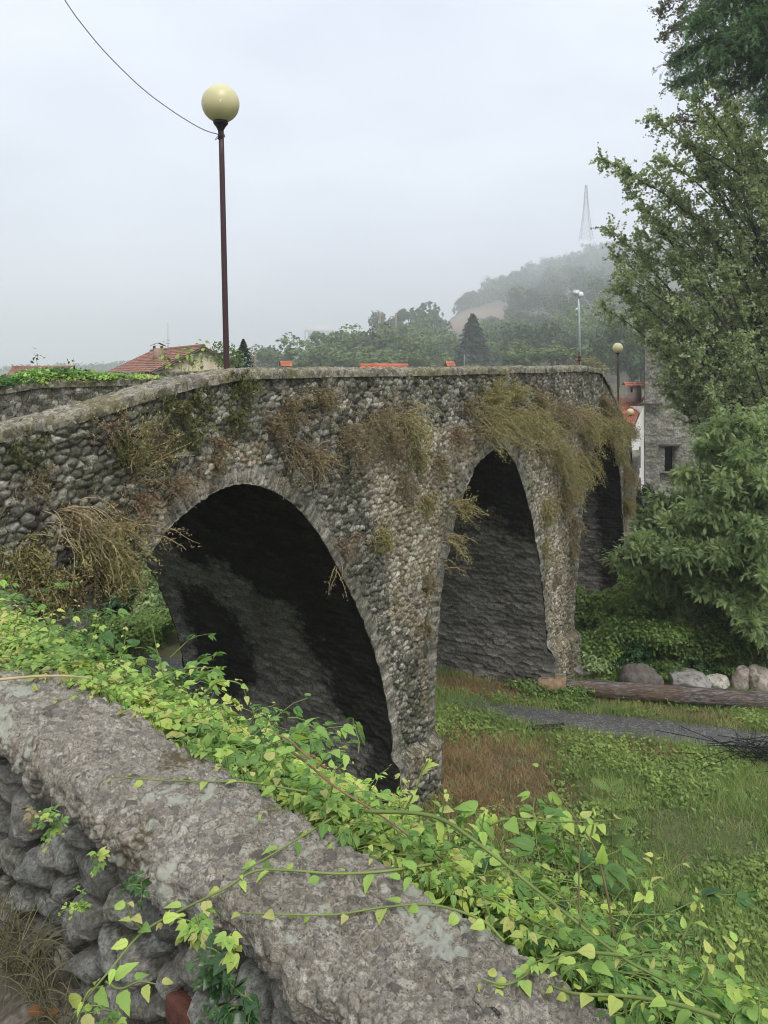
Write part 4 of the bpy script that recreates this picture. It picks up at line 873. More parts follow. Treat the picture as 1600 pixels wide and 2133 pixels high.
# ------------------------------------------------------------------ plants on the bridge
M['straw'] = simple('dry_straw_stem', (.50, .39, .22), .7, .4, 10)
M['redstem'] = simple('reddish_dry_stem', (.28, .15, .10), .7, .4, 10)
M['drybits'] = leafmat('dry_seed_heads', [(.21, .155, .085), (.30, .235, .13), (.42, .35, .20), (.20, .13, .085), (.33, .30, .14)], .25, .7)
M['olive'] = leafmat('olive_weed_leaf', [(.16, .16, .06), (.26, .25, .09), (.38, .36, .13), (.50, .46, .20), (.28, .20, .10)], .35, .6)
M['fern'] = leafmat('wall_fern_leaf', [(0.091, 0.117, 0.039), (0.156, 0.169, 0.052), (0.234, 0.182, 0.078)], .3, .6)
def clump(px, py, L, n, kind, out=.5, up=.2, side=0.0, droop=1.0, leafd=1.0, label='', spreadv=.45, d=None, name='wall_plant', patch=.12):
    """tuft rooted on the bridge face at photo pixel (px, py)"""
    sz = face_sz(px, py); s, z = float(sz[0]), float(sz[1]); x, y, tx, ty = plan_at(np.array(s)); nrm = np.array([float(ty), -float(tx), 0.0]); tan = np.array([float(tx), float(ty), 0.0])
    root = bp(s, 0, z) if d is None else P(px, py, d); b = Bag(); LP = []; LT = []
    for k in range(n):
        p = root + tan * rg.normal() * patch + np.array([0, 0, 1]) * rg.normal() * patch * .6
        dirv = nrm * (out + .25 * rg.normal()) + tan * (side + spreadv * rg.normal()) + np.array([0, 0, up + .3 * rg.normal()]); dirv = unit(dirv)
        l = L * (.45 + .6 * rg.random()); m = 9; path = [p]; v = dirv.copy()
        for i in range(m):
            v = unit(v + np.array([0, 0, -.15 * droop]) + .17 * rg.normal(size=3)); p = p + v * l / m
            q = float((p - root) @ nrm);
            if q < .03: p = p + nrm * (.03 - q)
            path.append(p)
        path = np.array(path); addtube(b, path, np.linspace(.005, .0022, m + 1) * (1.2 if kind != 'fern' else .8), 3, 0)
        nlf = int(26 * leafd * l / .5); f = rg.random(nlf) ** .7 * m; i0 = np.clip(f.astype(int), 0, m - 1); fr = (f - i0)[:, None]
        q = path[i0] * (1 - fr) + path[i0 + 1] * fr; off = rg.normal(size=(nlf, 3)) * (.022 + .018 * l); LP.append(q + off); LT.append(unit(path[i0 + 1] - path[i0] + .6 * rg.normal(size=(nlf, 3))))
        for i in range(3, m, 2):                                       # side twigs
            e = path[i] + (unit(path[i + 1] - path[i]) + .7 * rg.normal(size=3)) * l * .12; addtube(b, np.array([path[i], e]), .0012, 3, 0); LP.append(e + rg.normal(size=(3, 3)) * .012); LT.append(rg.normal(size=(3, 3)))
    LPp = np.concatenate(LP); LTt = np.concatenate(LT); k = len(LPp)
    addleaves(b, LPp, unit(rg.normal(size=(k, 3)) + nrm * .5 + np.array([0, 0, .5])), (.012 + .014 * rg.random(k)) * (1.2 if kind == 'fern' else 1), 1, None, .36, LTt)
    stem = {'straw': M['straw'], 'red': M['redstem'], 'olive': M['straw'], 'brown': M['wood_stem'], 'fern': M['fern']}[kind]
    lf = {'straw': M['drybits'], 'red': M['drybits'], 'olive': M['olive'], 'brown': M['drybits'], 'fern': M['fern']}[kind]
    return tag(b.build(name, [stem, lf], origin=root), label, 'plant', 'dry plants rooted in the bridge masonry')
CL = [ # px, py, length, stems, kind, out, up, side, droop, leafd, label
 (118, 1075, .72, 52, 'straw', .6, .5, .75, 1.7, .5, 'large arching tuft of pale straw stems left of the near arch'),
 (175, 1110, .70, 60, 'olive', .6, .1, .6, 1.3, 2.0, 'bushy yellow green growth under the arching straw tuft'),
 (215, 1165, .55, 60, 'olive', .6, -.2, .5, 1.2, 2.0, 'olive weeds hanging at the left shoulder of the near arch'),
 (150, 1190, .45, 40, 'brown', .4, -.3, .4, 1.2, 1.6, 'brown dead growth below the arching straw tuft'),
 (250, 1095, .8, 9, 'straw', .5, .35, 1.3, .8, .7, 'few long straw stems reaching across the near arch top left'),
 (262, 1040, .45, 40, 'red', .4, .2, .3, .9, 1.0, 'dark reddish twiggy tuft above the left of the near arch'),
 (285, 985, .75, 34, 'olive', .25, 1.0, .15, .25, 1.1, 'tall upright olive weeds under the sloping coping'),
 (322, 960, .62, 30, 'brown', .25, 1.0, .1, .3, 1.0, 'upright brown seed stalks beside the tall olive weeds'),
 (345, 1020, .50, 34, 'red', .4, .5, .3, .8, .8, 'thin reddish stalks spreading over the arch ring'),
 (215, 905, .28, 26, 'red', .5, .5, .1, .8, .9, 'small red brown tuft just under the sloping coping'),
 (60, 1005, .30, 40, 'brown', .4, .1, .1, 1.0, 1.0, 'small dry tuft on the cobbles at the far left'),
 (238, 925, .26, 24, 'fern', .5, .2, .0, 1.0, 2.2, 'rusty wall fern below the red brown tuft'),
 (345, 845, .26, 26, 'fern', .5, .3, .0, 1.0, 2.2, 'green brown wall fern just under the coping bend'),
 (405, 835, .24, 26, 'fern', .5, .3, .0, 1.0, 2.2, 'wall fern near the top of the parapet left of the lamp'),
 (495, 805, .30, 30, 'fern', .5, .3, .1, 1.0, 2.4, 'olive wall fern directly below the tall lamp'),
 (480, 870, .28, 30, 'fern', .5, .2, .1, 1.0, 2.4, 'drooping wall fern midway between lamp and near arch'),
 (1020, 845, .6, 60, 'olive', .4, .9, .1, .5, 1.8, 'upright yellow olive weeds reaching the parapet over the second arch'),
 (1065, 830, .5, 50, 'olive', .4, .9, .1, .5, 1.8, 'yellow tipped weeds touching the parapet right of the second arch'),
 (1120, 840, .55, 50, 'brown', .5, .7, .2, .7, 1.8, 'brown weeds below the parapet above the second pier'),
 (660, 850, .5, 44, 'brown', .4, .7, .1, .6, 1.5, 'upright brown stalks on the middle of the parapet wall'),
 (560, 900, .4, 36, 'red', .4, .3, .1, .9, 1.3, 'reddish brown tuft right above the near arch crown'),
 (905, 960, .45, 40, 'brown', .4, -.2, .2, 1.1, 1.5, 'brown tuft left of the second arch crown'),
 (965, 850, .45, 36, 'brown', .4, .3, .2, 1.0, 1.5, 'brown tuft under the parapet left of the yellow bushes'),
 (1180, 985, .8, 70, 'olive', .6, -.3, .3, 1.2, 2.0, 'olive growth covering the top of the second pier'),
 (1185, 1130, .5, 40, 'brown', .35, -.5, .1, 1.1, 1.6, 'brown trailing growth along the edge of the second pier'),
 (1130, 1130, .3, 26, 'olive', .3, -.3, .1, 1.1, 1.6, 'tiny olive tuft on the face of the second pier'),
 (380, 900, .35, 40, 'fern', .4, .1, .1, 1.0, 2.2, 'broad rusty fern patch above the left of the near arch'),
 (450, 960, .3, 34, 'brown', .35, -.1, .1, 1.0, 1.4, 'small brown tuft just over the near arch ring'),
 (50, 930, .26, 24, 'fern', .5, .3, .0, 1.0, 2.2, 'wall fern at the far left under the coping'),
 (440, 925, .38, 30, 'red', .4, .0, .1, 1.1, 1.0, 'reddish dry tuft above the crown of the near arch'),
 (590, 870, .60, 46, 'brown', .4, .5, .1, .8, 1.5, 'brown bush of seed heads right of the near arch crown'),
 (610, 930, .60, 44, 'brown', .45, .0, .3, 1.1, 1.2, 'tangled brown stems over the right haunch of the near arch'),
 (650, 955, .50, 30, 'straw', .5, .0, .5, 1.0, .9, 'pale straw tangle right of the near arch crown'),
 (715, 900, .70, 60, 'brown', .5, .2, .3, 1.0, 1.6, 'large rust brown bush on the middle of the bridge'),
 (770, 870, .75, 60, 'brown', .5, .3, .2, 1.0, 1.6, 'brown bush at the middle just under the parapet'),
 (835, 870, .70, 60, 'olive', .5, .1, .3, 1.1, 1.8, 'olive brown bush left of the second arch'),
 (800, 915, .55, 40, 'brown', .5, -.1, .3, 1.1, 1.6, 'dry brown growth hanging below the middle bushes'),
 (860, 935, .45, 40, 'olive', .4, -.4, .1, 1.2, 1.6, 'olive trailing growth left of the second arch crown'),
 (945, 905, .55, 40, 'red', .4, .0, .3, 1.0, 1.3, 'reddish tuft at the upper left of the second arch'),
 (1000, 880, .85, 60, 'olive', .6, .4, .5, 1.0, 1.8, 'yellow olive bush sprouting over the second arch crown'),
 (1055, 865, 1.0, 90, 'olive', .7, .2, .7, 1.1, 2.0, 'big yellow green bush sweeping right above the second arch'),
 (1110, 880, 1.0, 90, 'olive', .7, .1, .6, 1.1, 2.0, 'dense yellow olive bush right of the second arch crown'),
 (1160, 860, .9, 80, 'brown', .7, .1, .5, 1.1, 2.0, 'brown bush below the parapet near its right end'),
 (1150, 930, .9, 80, 'olive', .7, -.1, .5, 1.2, 2.0, 'olive bush hanging between second and third arches'),
 (1205, 870, 1.1, 90, 'olive', .8, .0, .6, 1.1, 2.2, 'olive bush above the third arch'),
 (1205, 950, .9, 70, 'olive', .7, -.3, .3, 1.2, 2.0, 'lower olive growth at the left edge of the third arch'),
 (1250, 835, .75, 110, 'brown', .6, .1, .6, 1.2, 2.2, 'thick brown green growth over the dropping end of the parapet'),
 (1262, 880, .9, 120, 'olive', .7, .0, .6, 1.4, 2.2, 'thick olive growth hanging over the crown of the third arch'),
 (1282, 935, .6, 100, 'olive', .5, -.1, .6, 1.5, 2.4, 'long curtain of olive growth right of the third arch'),
 (1296, 975, .8, 90, 'brown', .9, -.2, .5, 1.5, 2.2, 'long brown curtain of growth at the right edge of the bridge'),
 (1298, 1040, .7, 100, 'olive', .8, -.2, .5, 1.5, 2.2, 'lowest olive curtain at the right edge of the bridge'),
 (1298, 885, .7, 110, 'brown', .6, .1, .5, 1.4, 2.2, 'brown green growth at the top right edge of the bridge'),
 (1130, 1050, .55, 50, 'olive', .4, -.3, .3, 1.1, 1.6, 'small olive tuft right of the second arch'),
 (1165, 1030, .60, 50, 'brown', .4, -.3, .3, 1.1, 1.6, 'brown tuft on the second pier below the bushes'),
 (1190, 1085, .55, 40, 'brown', .4, -.3, .2, 1.1, 1.5, 'thin brown tuft lower on the second pier'),
 (940, 1055, .65, 34, 'olive', .5, .3, .8, .9, 1.2, 'yellow green sprig leaning into the second arch'),
 (930, 1120, .60, 20, 'olive', .5, .0, .9, 1.0, 1.0, 'thin sprigs lower on the left of the second arch'),
 (925, 1170, .55, 5, 'straw', .4, .1, 1.3, 1.2, .8, 'single trailing stem hanging into the second arch'),
 (722, 1125, .34, 34, 'red', .4, .0, .2, 1.2, .8, 'dark red twiggy tuft on the right side of the near arch'),
 (790, 1120, .26, 50, 'olive', .4, .0, .1, 1.0, 2.0, 'small round yellow green cushion on the first pier'),
 (840, 1000, .35, 34, 'brown', .3, -.3, .1, 1.1, 1.6, 'faded brown patch of growth high on the first pier'),
 (880, 1040, .35, 34, 'olive', .3, -.3, .1, 1.1, 1.6, 'olive patch of growth high on the first pier right side'),
 (885, 1200, .30, 36, 'brown', .25, -.6, .0, 1.1, 1.8, 'brown trailing growth down the right edge of the first pier'),
 (885, 1290, .30, 30, 'brown', .25, -.6, .0, 1.1, 1.8, 'lower brown trailing growth on the right edge of the first pier'),
 (700, 1180, .45, 4, 'straw', .5, .0, -.6, 1.2, .8, 'single pale stem hanging into the near arch from the right'),
 (40, 1150, .35, 60, 'olive', .3, -.3, .2, 1.0, 2.2, 'green ivy like growth on the cobbles at the far left'),
 (85, 1210, .35, 60, 'olive', .3, -.3, .2, 1.0, 2.2, 'leafy growth low at the left above the foreground vines'),
]
for (px, py, L_, n_, kd, o_, u_, s_, dr_, ld_, lb_) in CL: clump(px, py, L_, int(n_ * .72) if kd == 'olive' and n_ > 60 else n_ if (kd in ('straw', 'olive') or n_ < 12) else int(n_ * .62), kd, o_, u_, s_, dr_, ld_, lb_, patch=.10 if L_ < .8 else .2)
# ivy on the far parapet and the weeds behind the lamp
def ivymass(name, pts, n, size, mat, label, cat='plant', tex=.1, asp=.7):
    b = Bag(); Pn = []
    for (c, r3) in pts:
        k = int(n / len(pts)); v = unit(rg.normal(size=(k, 3))); v[:, 2] = np.abs(v[:, 2]) * np.where(rg.random(k) < .8, 1, -1); Pn.append(np.asarray(c) + v * np.asarray(r3) * (.55 + .5 * rg.random((k, 1))))
    Pc = np.concatenate(Pn); rn = fbm(Pc[:, 0] * 2.5 + 50, Pc[:, 2] * 2.5 + Pc[:, 1], 3, 5); addleaves(b, Pc, unit(rg.normal(size=Pc.shape) * .5 + np.array([0, -.3, .8])), size * (.6 + .7 * rg.random(len(Pc))), 0, np.clip((rn - .25) * 1.6 + .25 * rg.normal(size=len(Pc)), 0, 1), asp)
    return tag(b.build(name, mat, origin=Pc.mean(0)), label, cat)
iv = []
for k, px in enumerate(np.linspace(-60, 300, 16)):
    rr = (px - 800) / F; ofs = W - PW / 2; pr = (plan[:, 0] - tan_[:, 1] * ofs) / (plan[:, 1] + tan_[:, 0] * ofs); si = float(np.interp(rr, pr[iR], S[iR])); c = bp(si, ofs, topz(np.array(si)) + FZ + .02); iv.append((c, (.32, .32, .04 + .16 * math.exp(-((px - 110) / 110) ** 2))))
ivymass('parapet_ivy', iv, 5200, .035, M['vine'], 'bright green creeper spilling over the far left parapet')
def weed(px, pyb, pyt, d, nl, label, cols='vine', lean=0):
    b = Bag(); r0 = P(px, pyb, d); L_ = (pyb - pyt) / F * d; path = np.array([r0 + np.array([lean * t * L_ + .03 * math.sin(t * 4), 0, t * L_]) for t in np.linspace(0, 1, 8)]); addtube(b, path, np.linspace(.006, .002, 8), 4, 1)
    t_ = rg.random(nl) ** .7 * .9 + .1; Pc = r0 + np.stack([lean * t_ * L_, 0 * t_, t_ * L_], 1) + rg.normal(size=(nl, 3)) * .05; template(b, LT_simple[0], LT_simple[1], Pc, rg.normal(size=(nl, 3)), unit(rg.normal(size=(nl, 3)) + [0, -.5, .6]), .05 + .04 * rg.random(nl), 0, rg.random(nl))
    return tag(b.build('weed', [M[cols], M['vine_stem']], origin=r0), label, 'plant', 'weeds growing on the bridge roadway')
for i, (px, pt, lean, cl, lb) in enumerate([(356, 722, -.25, 'vine', 'leftmost tall leafy weed before the cream gabled house'), (372, 716, .05, 'vine', 'leafy yellow green weed in front of the roof chimney'), (386, 722, .1, 'vine', 'weed stem with large pale leaves before the cream gable'), (398, 742, 0, 'drybits', 'withered rust coloured weed before the cream gable'), (420, 718, -.05, 'vine', 'slender weed nearest the tall lamp pole'), (410, 745, .2, 'vine', 'short weed between the withered one and the lamp')]):
    weed(px, 800, pt, 11.5 + .2 * i, 16, lb, cl, lean)
for px, pt, lb in ((75, 735, 'single sprig rising from the creeper at the far left'), (142, 745, 'low sprig rising from the creeper on the far parapet')): weed(px, 790, pt, 13, 12, lb, 'ivy')

# ------------------------------------------------------------------ trees on the right
def grow_tree(name, base, trunk_pts, limbs, label, leafm, lsize, nleaf, twig, trunk_r, group=None, frond=False, ltrunk=None, asp=.6, droopy=.0, dens_in=.25):
    """trunk_pts: polyline; limbs: list of (start fraction, end point). Twigs and leaves spring from the limbs"""
    t = empty(name, tuple(base), label=label, cat='tree', group=group); tp = catmull(trunk_pts, 6); tb = Bag(); addtube(tb, tp, np.linspace(trunk_r, trunk_r * .35, len(tp)), 9); nodes = []
    cb = Bag(); tot = sum(np.linalg.norm(np.asarray(e) - tp[int(f * (len(tp) - 1))]) for f, e in limbs)
    for f, e in limbs:
        s0_ = tp[int(f * (len(tp) - 1))]; e = np.asarray(e, float); L_ = np.linalg.norm(e - s0_); m = 14; tt = np.linspace(0, 1, m)[:, None]
        perp = rg.normal(size=3) * .05 * L_; path = s0_ * (1 - tt) + e * tt + perp * np.sin(math.pi * tt) + np.array([0, 0, .10 * L_]) * np.sin(math.pi * tt) * (1 - 2 * droopy) + np.cumsum(rg.normal(size=(m, 3)) * .012 * L_, 0) * (1 - tt) * 1.0
        addtube(tb, path, np.linspace(trunk_r * .3 * min(1, L_ / 5), .008, m), 5)
        k = int(nleaf * L_ / tot / twig[1]); k = max(k, 3)
        fr = 1 - (rg.random(k) ** 1.3) * (1 - dens_in); fi = fr * (m - 1); i0 = np.clip(fi.astype(int), 0, m - 2); st = path[i0] * (1 - (fi - i0)[:, None]) + path[i0 + 1] * (fi - i0)[:, None]
        ax = unit(path[i0 + 1] - path[i0]); dr_ = unit(ax * .5 + rg.normal(size=(k, 3)) * .8 + np.array([0, 0, .0 - droopy])); ln = twig[0] * (.35 + .8 * rg.random(k)) * (1.25 - .75 * fr)
        for j in range(k):
            pth = st[j] + dr_[j] * ln[j] * np.linspace(0, 1, 5)[:, None] + rg.normal(size=(5, 3)) * .03 * ln[j] * np.linspace(0, 1, 5)[:, None] - np.array([0, 0, droopy * .35 * ln[j]]) * (np.linspace(0, 1, 5)[:, None] ** 2)
            if ln[j] > .12: addtube(tb, pth, np.linspace(.006, .0025, 5), 3)
            nodes.append((pth, ln[j], f))
    for pth, l, f in nodes:
        n_ = max(2, int(twig[1] * (.6 + .8 * rg.random()))); g = (.1 + .9 * rg.random(n_)) * 4; i0 = np.clip(g.astype(int), 0, 3); q = pth[i0] * (1 - (g - i0)[:, None]) + pth[i0 + 1] * (g - i0)[:, None]
        tone = rg.random()
        if frond:
            Ax = unit(unit(pth[i0 + 1] - pth[i0]) * .6 + rg.normal(size=(n_, 3)) * .6 + np.array([0, 0, -.15])); template(cb, FR[0], FR[1], q, Ax, unit(rg.normal(size=(n_, 3)) * .35 + np.array([0, -.15, 1.0])), lsize * (.7 + .6 * rg.random(n_)), 0, np.clip(tone * .6 + .4 * rg.random(n_), 0, 1))
        else: addleaves(cb, q + rg.normal(size=(n_, 3)) * .07 * max(l, .4), unit(rg.normal(size=(n_, 3)) + np.array([0, -.2, .6])), lsize * (.65 + .7 * rg.random(n_)), 0, np.clip(tone * .6 + .4 * rg.random(n_), 0, 1), asp)
    tb.build('trunk', M['bark'], t, True, base); c = cb.build('crown', leafm, t, False, base); return t
def frond_template(n=9):
    V = [(0, -.008, 0), (0, .008, 0), (1, .004, -.22), (1, -.004, -.22)]; Fq = [(0, 1, 2, 3)]
    for i in range(n):
        x = .08 + .9 * i / n; z = -.22 * x * x; l = .24 * math.sin(math.pi * (.12 + .8 * i / n)); w_ = .9 / n * .36
        for sd in (1, -1): k = len(V); V += [(x - w_, 0, z), (x + w_, 0, z), (x + w_ * 1.4, sd * l, z - .05), (x + .0, sd * l, z - .05)]; Fq.append((k, k + 1, k + 2, k + 3))
    return np.array(V, float), np.array(Fq)
FR = frond_template(7); FR[0][:, 1] *= .8; FR[0][4:, 0] += 0
def rand_limbs(tp0, tp1, n, rad, az=(0, 6.283), f=(.25, 1), el=(.1, .9)):
    out = []; tp0 = np.asarray(tp0, float); tp1 = np.asarray(tp1, float)
    for k in range(n):
        fr = rnd.uniform(*f); a = rnd.uniform(*az); e = rnd.uniform(*el); p = tp0 + (tp1 - tp0) * fr; r_ = rad * rnd.uniform(.6, 1) * (1 - .5 * max(0, fr - .6)); out.append((fr, p + np.array([math.cos(a) * math.cos(e), math.sin(a) * math.cos(e), math.sin(e)]) * r_))
    return out
# main poplar like tree
D1 = 25.0; tb0 = P(1650, 1245, D1); ttop = P(1690, 150, D1)
tips = [(1252, 328, 0, .35), (1262, 472, .8, .3), (1285, 560, -.6, .22), (1256, 640, .6, .18), (1310, 385, .3, .35), (1330, 430, -1.2, .3), (1352, 240, -.5, .52), (1380, 330, 1.0, .5), (1420, 200, .6, .6), (1440, 300, -1, .5), (1470, 420, 1.5, .4),
        (1372, 700, -.8, .12), (1385, 775, .2, .08), (1390, 735, 1.0, .1), (1400, 690, .3, .14), (1405, 765, -.6, .08), (1290, 600, .2, .2), (1320, 660, .9, .16), (1280, 530, .9, .25), (1330, 480, 1.1, .32), (1385, 800, .9, .05), (1475, 960, .4, .02), (1470, 900, -1.5, .04), (1370, 600, 1.2, .2), (1400, 540, -1.5, .25), (1420, 640, -2, .16), (1440, 740, -2.2, .1), (1480, 820, -2.4, .05), (1500, 560, -2.6, .25), (1530, 460, -2, .35), (1540, 700, -3, .12), (1500, 260, 1.5, .55), (1560, 380, -2.5, .45), (1580, 850, -2.8, .05),
        (1330, 520, .1, .27), (1300, 610, 1.4, .2), (1400, 420, .9, .38), (1460, 360, .0, .42), (1480, 640, .6, .18), (1400, 700, 1.6, .1), (1450, 800, 1.2, .05), (1540, 600, .4, .2), (1400, 760, 1.5, .06), (1590, 500, 1, .3), (1560, 280, -.8, .55), (1430, 480, -.6, .32), (1360, 460, .5, .33), (1500, 940, -.8, .02), (1490, 860, 2.0, .03), (1560, 760, -1.8, .08), (1520, 880, 1.0, .03)]
limbs = [(f, P(px, py, D1 + dd)) for px, py, dd, f in tips] + rand_limbs(tb0 + np.array([0, 0, 5]), ttop, 16, 5.0, (-1.3, 1.7)) + [(f, P(px, py, D1 + dd)) for px, py, dd, f in [(1450, 200, -1.5, .6), (1490, 170, .8, .65), (1530, 220, -.5, .6), (1580, 250, .4, .6), (1600, 180, -1, .65), (1410, 290, -1.4, .5), (1480, 260, 2, .55), (1590, 330, 1.8, .5), (1540, 330, .2, .5), (1470, 330, -.2, .45), (1590, 420, -.4, .4), (1360, 350, .8, .42), (1300, 350, .5, .36), (1600, 640, -1, .2), (1590, 740, 1, .1), (1580, 900, .4, .04)]]
grow_tree('poplar_tree', tb0, [tb0, P(1640, 1000, D1), P(1655, 700, D1), P(1680, 400, D1), ttop], limbs, 'big olive green poplar with branches reaching left over the bridge end', M['poplar'], .044, 145000, (1.05, 24), .24, asp=.75)
# thinner reddish poplar behind at the top
D2 = 30.0; b2 = P(1640, 1160, D2)
limbs = [(f, P(px, py, D2 + dd)) for px, py, dd, f in [(1376, 25, 0, .85), (1385, 75, .5, .78), (1395, 130, -.5, .7), (1400, 180, .5, .62), (1420, 10, .6, .9), (1450, 60, -.6, .8), (1440, -40, .3, .95), (1480, 150, .2, .7), (1500, 210, 0, .6), (1540, 100, .5, .75), (1410, 250, .6, .55), (1470, -90, 0, 1)]]
grow_tree('poplar_tree', b2, [b2, P(1645, 800, D2), P(1620, 400, D2), P(1600, -60, D2), P(1600, -200, D2)], limbs, 'thin pinkish grey poplar showing against the sky at the top right', M['poplar_pale'], .05, 18000, (1.1, 12), .2, asp=.7)
# dark drooping feathery tree top right
D3 = 21.0; b3 = P(1820, 1337, D3)
limbs = [(f, P(px, py, D3 + dd)) for px, py, dd, f in [(1440, 60, 0, .95), (1415, 115, .8, .88), (1430, 160, -.5, .85), (1470, 30, 1, .97), (1500, 120, -.8, .9), (1520, 180, .5, .85), (1560, 60, -1, .95), (1580, 150, .6, .85), (1590, 220, -.6, .8), (1500, -20, .3, 1), (1560, -40, .8, 1), (1480, 90, .2, .9), (1540, 130, -.3, .9), (1600, 100, 1.5, .9), (1540, 20, .5, .97)]]
limbs += rand_limbs(P(1820, 700, D3), P(1780, 0, D3), 10, 3.0, (-1.2, 1.4))
grow_tree('robinia_tree', b3, [b3, P(1820, 900, D3), P(1800, 400, D3), P(1770, 0, D3), P(1760, -120, D3)], limbs, 'dark green feathery tree drooping into the top right corner', M['feather_dark'], .18, 26000, (1.3, 6), .2, frond=True, droopy=.35, dens_in=.2)
# bright feathery tree at the right
D4 = 18.6; b4 = P(1690, 1412, D4)
limbs = [(f, P(px, py, D4 + dd)) for px, py, dd, f in [(1292, 1160, .2, .35), (1320, 1130, -.4, .38), (1350, 1200, .3, .3), (1385, 1090, -.2, .45), (1370, 1040, .5, .5), (1420, 990, 0, .62), (1400, 1150, -.8, .35), (1440, 1060, -.8, .5), (1460, 930, .4, .72), (1480, 890, -.2, .8), (1500, 1000, -1, .6), (1520, 900, .7, .85), (1540, 950, -.8, .75), (1580, 900, .2, .9), (1590, 1000, -1.2, .65), (1450, 1220, -.6, .25), (1500, 1150, -1.3, .4), (1560, 1100, -1.6, .45), (1520, 1250, -1.0, .2), (1590, 1200, -1.6, .3), (1400, 1230, .6, .22), (1340, 1090, .9, .42), (1560, 1290, -1.2, .15), (1480, 1290, .2, .15), (1600, 1310, -.8, .1), (1545, 1180, .6, .3), (1430, 1130, .9, .38), (1480, 1070, .8, .5), (1420, 1290, .4, .12)]]
grow_tree('mimosa_tree', b4, [b4, P(1690, 1250, D4), P(1670, 1100, D4), P(1650, 950, D4), P(1640, 880, D4)], limbs, 'fresh green feathery leaved tree spreading at the right edge below the poplar', M['feather'], .155, 66000, (.75, 8), .15, frond=True, droopy=.15, dens_in=.15)

# ------------------------------------------------------------------ undergrowth, boulders, log
def shrub(px, py, d, wpx, hpx, n, mat, label, size=.045, sp=0, name='shrub', dz=None):
    while P(px, py + hpx * .3, d)[2] < float(gz(P(px, py, d)[0], d)) and d > (17.6 if px > 1150 else 12): d -= .1
    c = P(px, py, d); base = c.copy(); base[2] = float(gz(c[0], c[1])); R3 = np.array([wpx / 2, wpx / 2.2, hpx / 2]) / F * d; t = empty(name, tuple(base), label=label, cat='shrub', group='undergrowth below the bridge')
    nl = 14; lc = c + rg.normal(size=(nl, 3)) * R3 * .45; lr = .45 + .35 * rg.random(nl); k = rg.integers(0, nl, n); v = unit(rg.normal(size=(n, 3))); v[:, 2] = np.where(rg.random(n) < .7, np.abs(v[:, 2]), v[:, 2]); Pc = lc[k] + v * R3 * (lr[k] * (.6 + .45 * rg.random(n)))[:, None]
    Pc[:, 2] = np.maximum(Pc[:, 2], gz(Pc[:, 0], Pc[:, 1]) + .02 + .1 * rg.random(n)); b = Bag(); addleaves(b, Pc, unit(v * .6 + rg.normal(size=(n, 3)) * .5 + [0, 0, .4]), size * (.6 + .8 * rg.random(n)), 0, np.clip(rg.random(nl)[k] * .6 + .4 * rg.random(n), 0, 1), .55); b.build('foliage', mat, t, False, base)
    b = Bag()
    for i in range(nl): addtube(b, catmull([base + rg.normal(size=3) * np.array([.1, .1, 0]), base * .5 + lc[i] * .5 + rg.normal(size=3) * .1, lc[i]], 3), .012, 4)
    b.build('stem', M['wood_stem'], t, False, base); return t
for a in [(1225, 1290, 23.5, 90, 90, 5000, 'shrub', 'bluish green shrub just right of the second pier', .05), (1290, 1335, 19.8, 140, 120, 10000, 'shrub', 'dense green shrub behind the left end of the log', .045), (1250, 1365, 20.5, 110, 60, 5000, 'feather', 'low feathery shrub between the second pier and the boulders', .045),
          (1345, 1270, 23, 110, 80, 6000, 'shrub', 'leafy shrub under the feathery tree', .045), (1400, 1345, 19.6, 170, 90, 12000, 'shrub', 'bright green creeper mound over the boulders', .04), (1490, 1345, 19.5, 170, 95, 12000, 'shrub', 'green creeper mound above the pale boulder', .04), (1585, 1345, 19.5, 150, 110, 12000, 'shrub', 'yellow green creeper mound at the right edge above the boulders', .04),
          (1440, 1300, 23, 160, 60, 7000, 'shrub', 'shrub band behind the creeper mounds', .045), (1330, 1385, 19.9, 60, 60, 3500, 'ivy', 'dark ivy draped over the left boulder', .04), (1195, 1440, 18.6, 120, 28, 3500, 'shrub', 'low weeds over the cut end of the log', .035), (1120, 1432, 19.3, 90, 30, 3000, 'shrub', 'low weeds at the foot of the second arch', .035),
          (1280, 1255, 24, 80, 60, 5000, 'shrub', 'leafy shrub at the foot of the third arch', .05), (1345, 1215, 26, 80, 50, 4000, 'shrub', 'small shrub on the bank right of the third arch', .05),
          (1300, 1410, 18.4, 70, 36, 3500, 'shrub', 'low creeper left of the dark boulder behind the log', .032), (1390, 1400, 18.3, 80, 34, 4000, 'shrub', 'creeper trailing between the dark and grey boulders', .03), (1462, 1395, 18.3, 60, 30, 3000, 'ivy', 'dark creeper trailing down beside the pale boulder', .03), (1520, 1398, 18.3, 60, 34, 3000, 'shrub', 'creeper between the pale and the upright boulder', .03),
          (262, 1235, 26, 150, 130, 9000, 'feather_dark', 'tall bluish green bush filling the top of the left arch opening', .07), (345, 1260, 27, 120, 130, 7000, 'feather', 'green bush behind the left arch at its right side', .07),
          (300, 1310, 22, 160, 90, 8000, 'shrub', 'green bush low in the left arch opening', .05), (240, 1330, 19, 130, 80, 6000, 'shrub', 'nearer bush at the left side of the left arch opening', .05), (755, 1590, 15.6, 60, 70, 3500, 'shrub', 'small weed clump at the foot of the first pier inside the arch', .035),
          (1560, 1240, 25, 170, 130, 8000, 'feather', 'feathery bush under the trees at the right edge', .06), (1330, 1085, 33, 60, 120, 5000, 'ivy', 'dark green bush between the bridge edge and the stone tower', .06), (1450, 1075, 34, 160, 70, 5000, 'shrub', 'green bush at the foot of the stone tower', .06)]:
    shrub(*a[:6], M[a[6]], a[7], a[8])
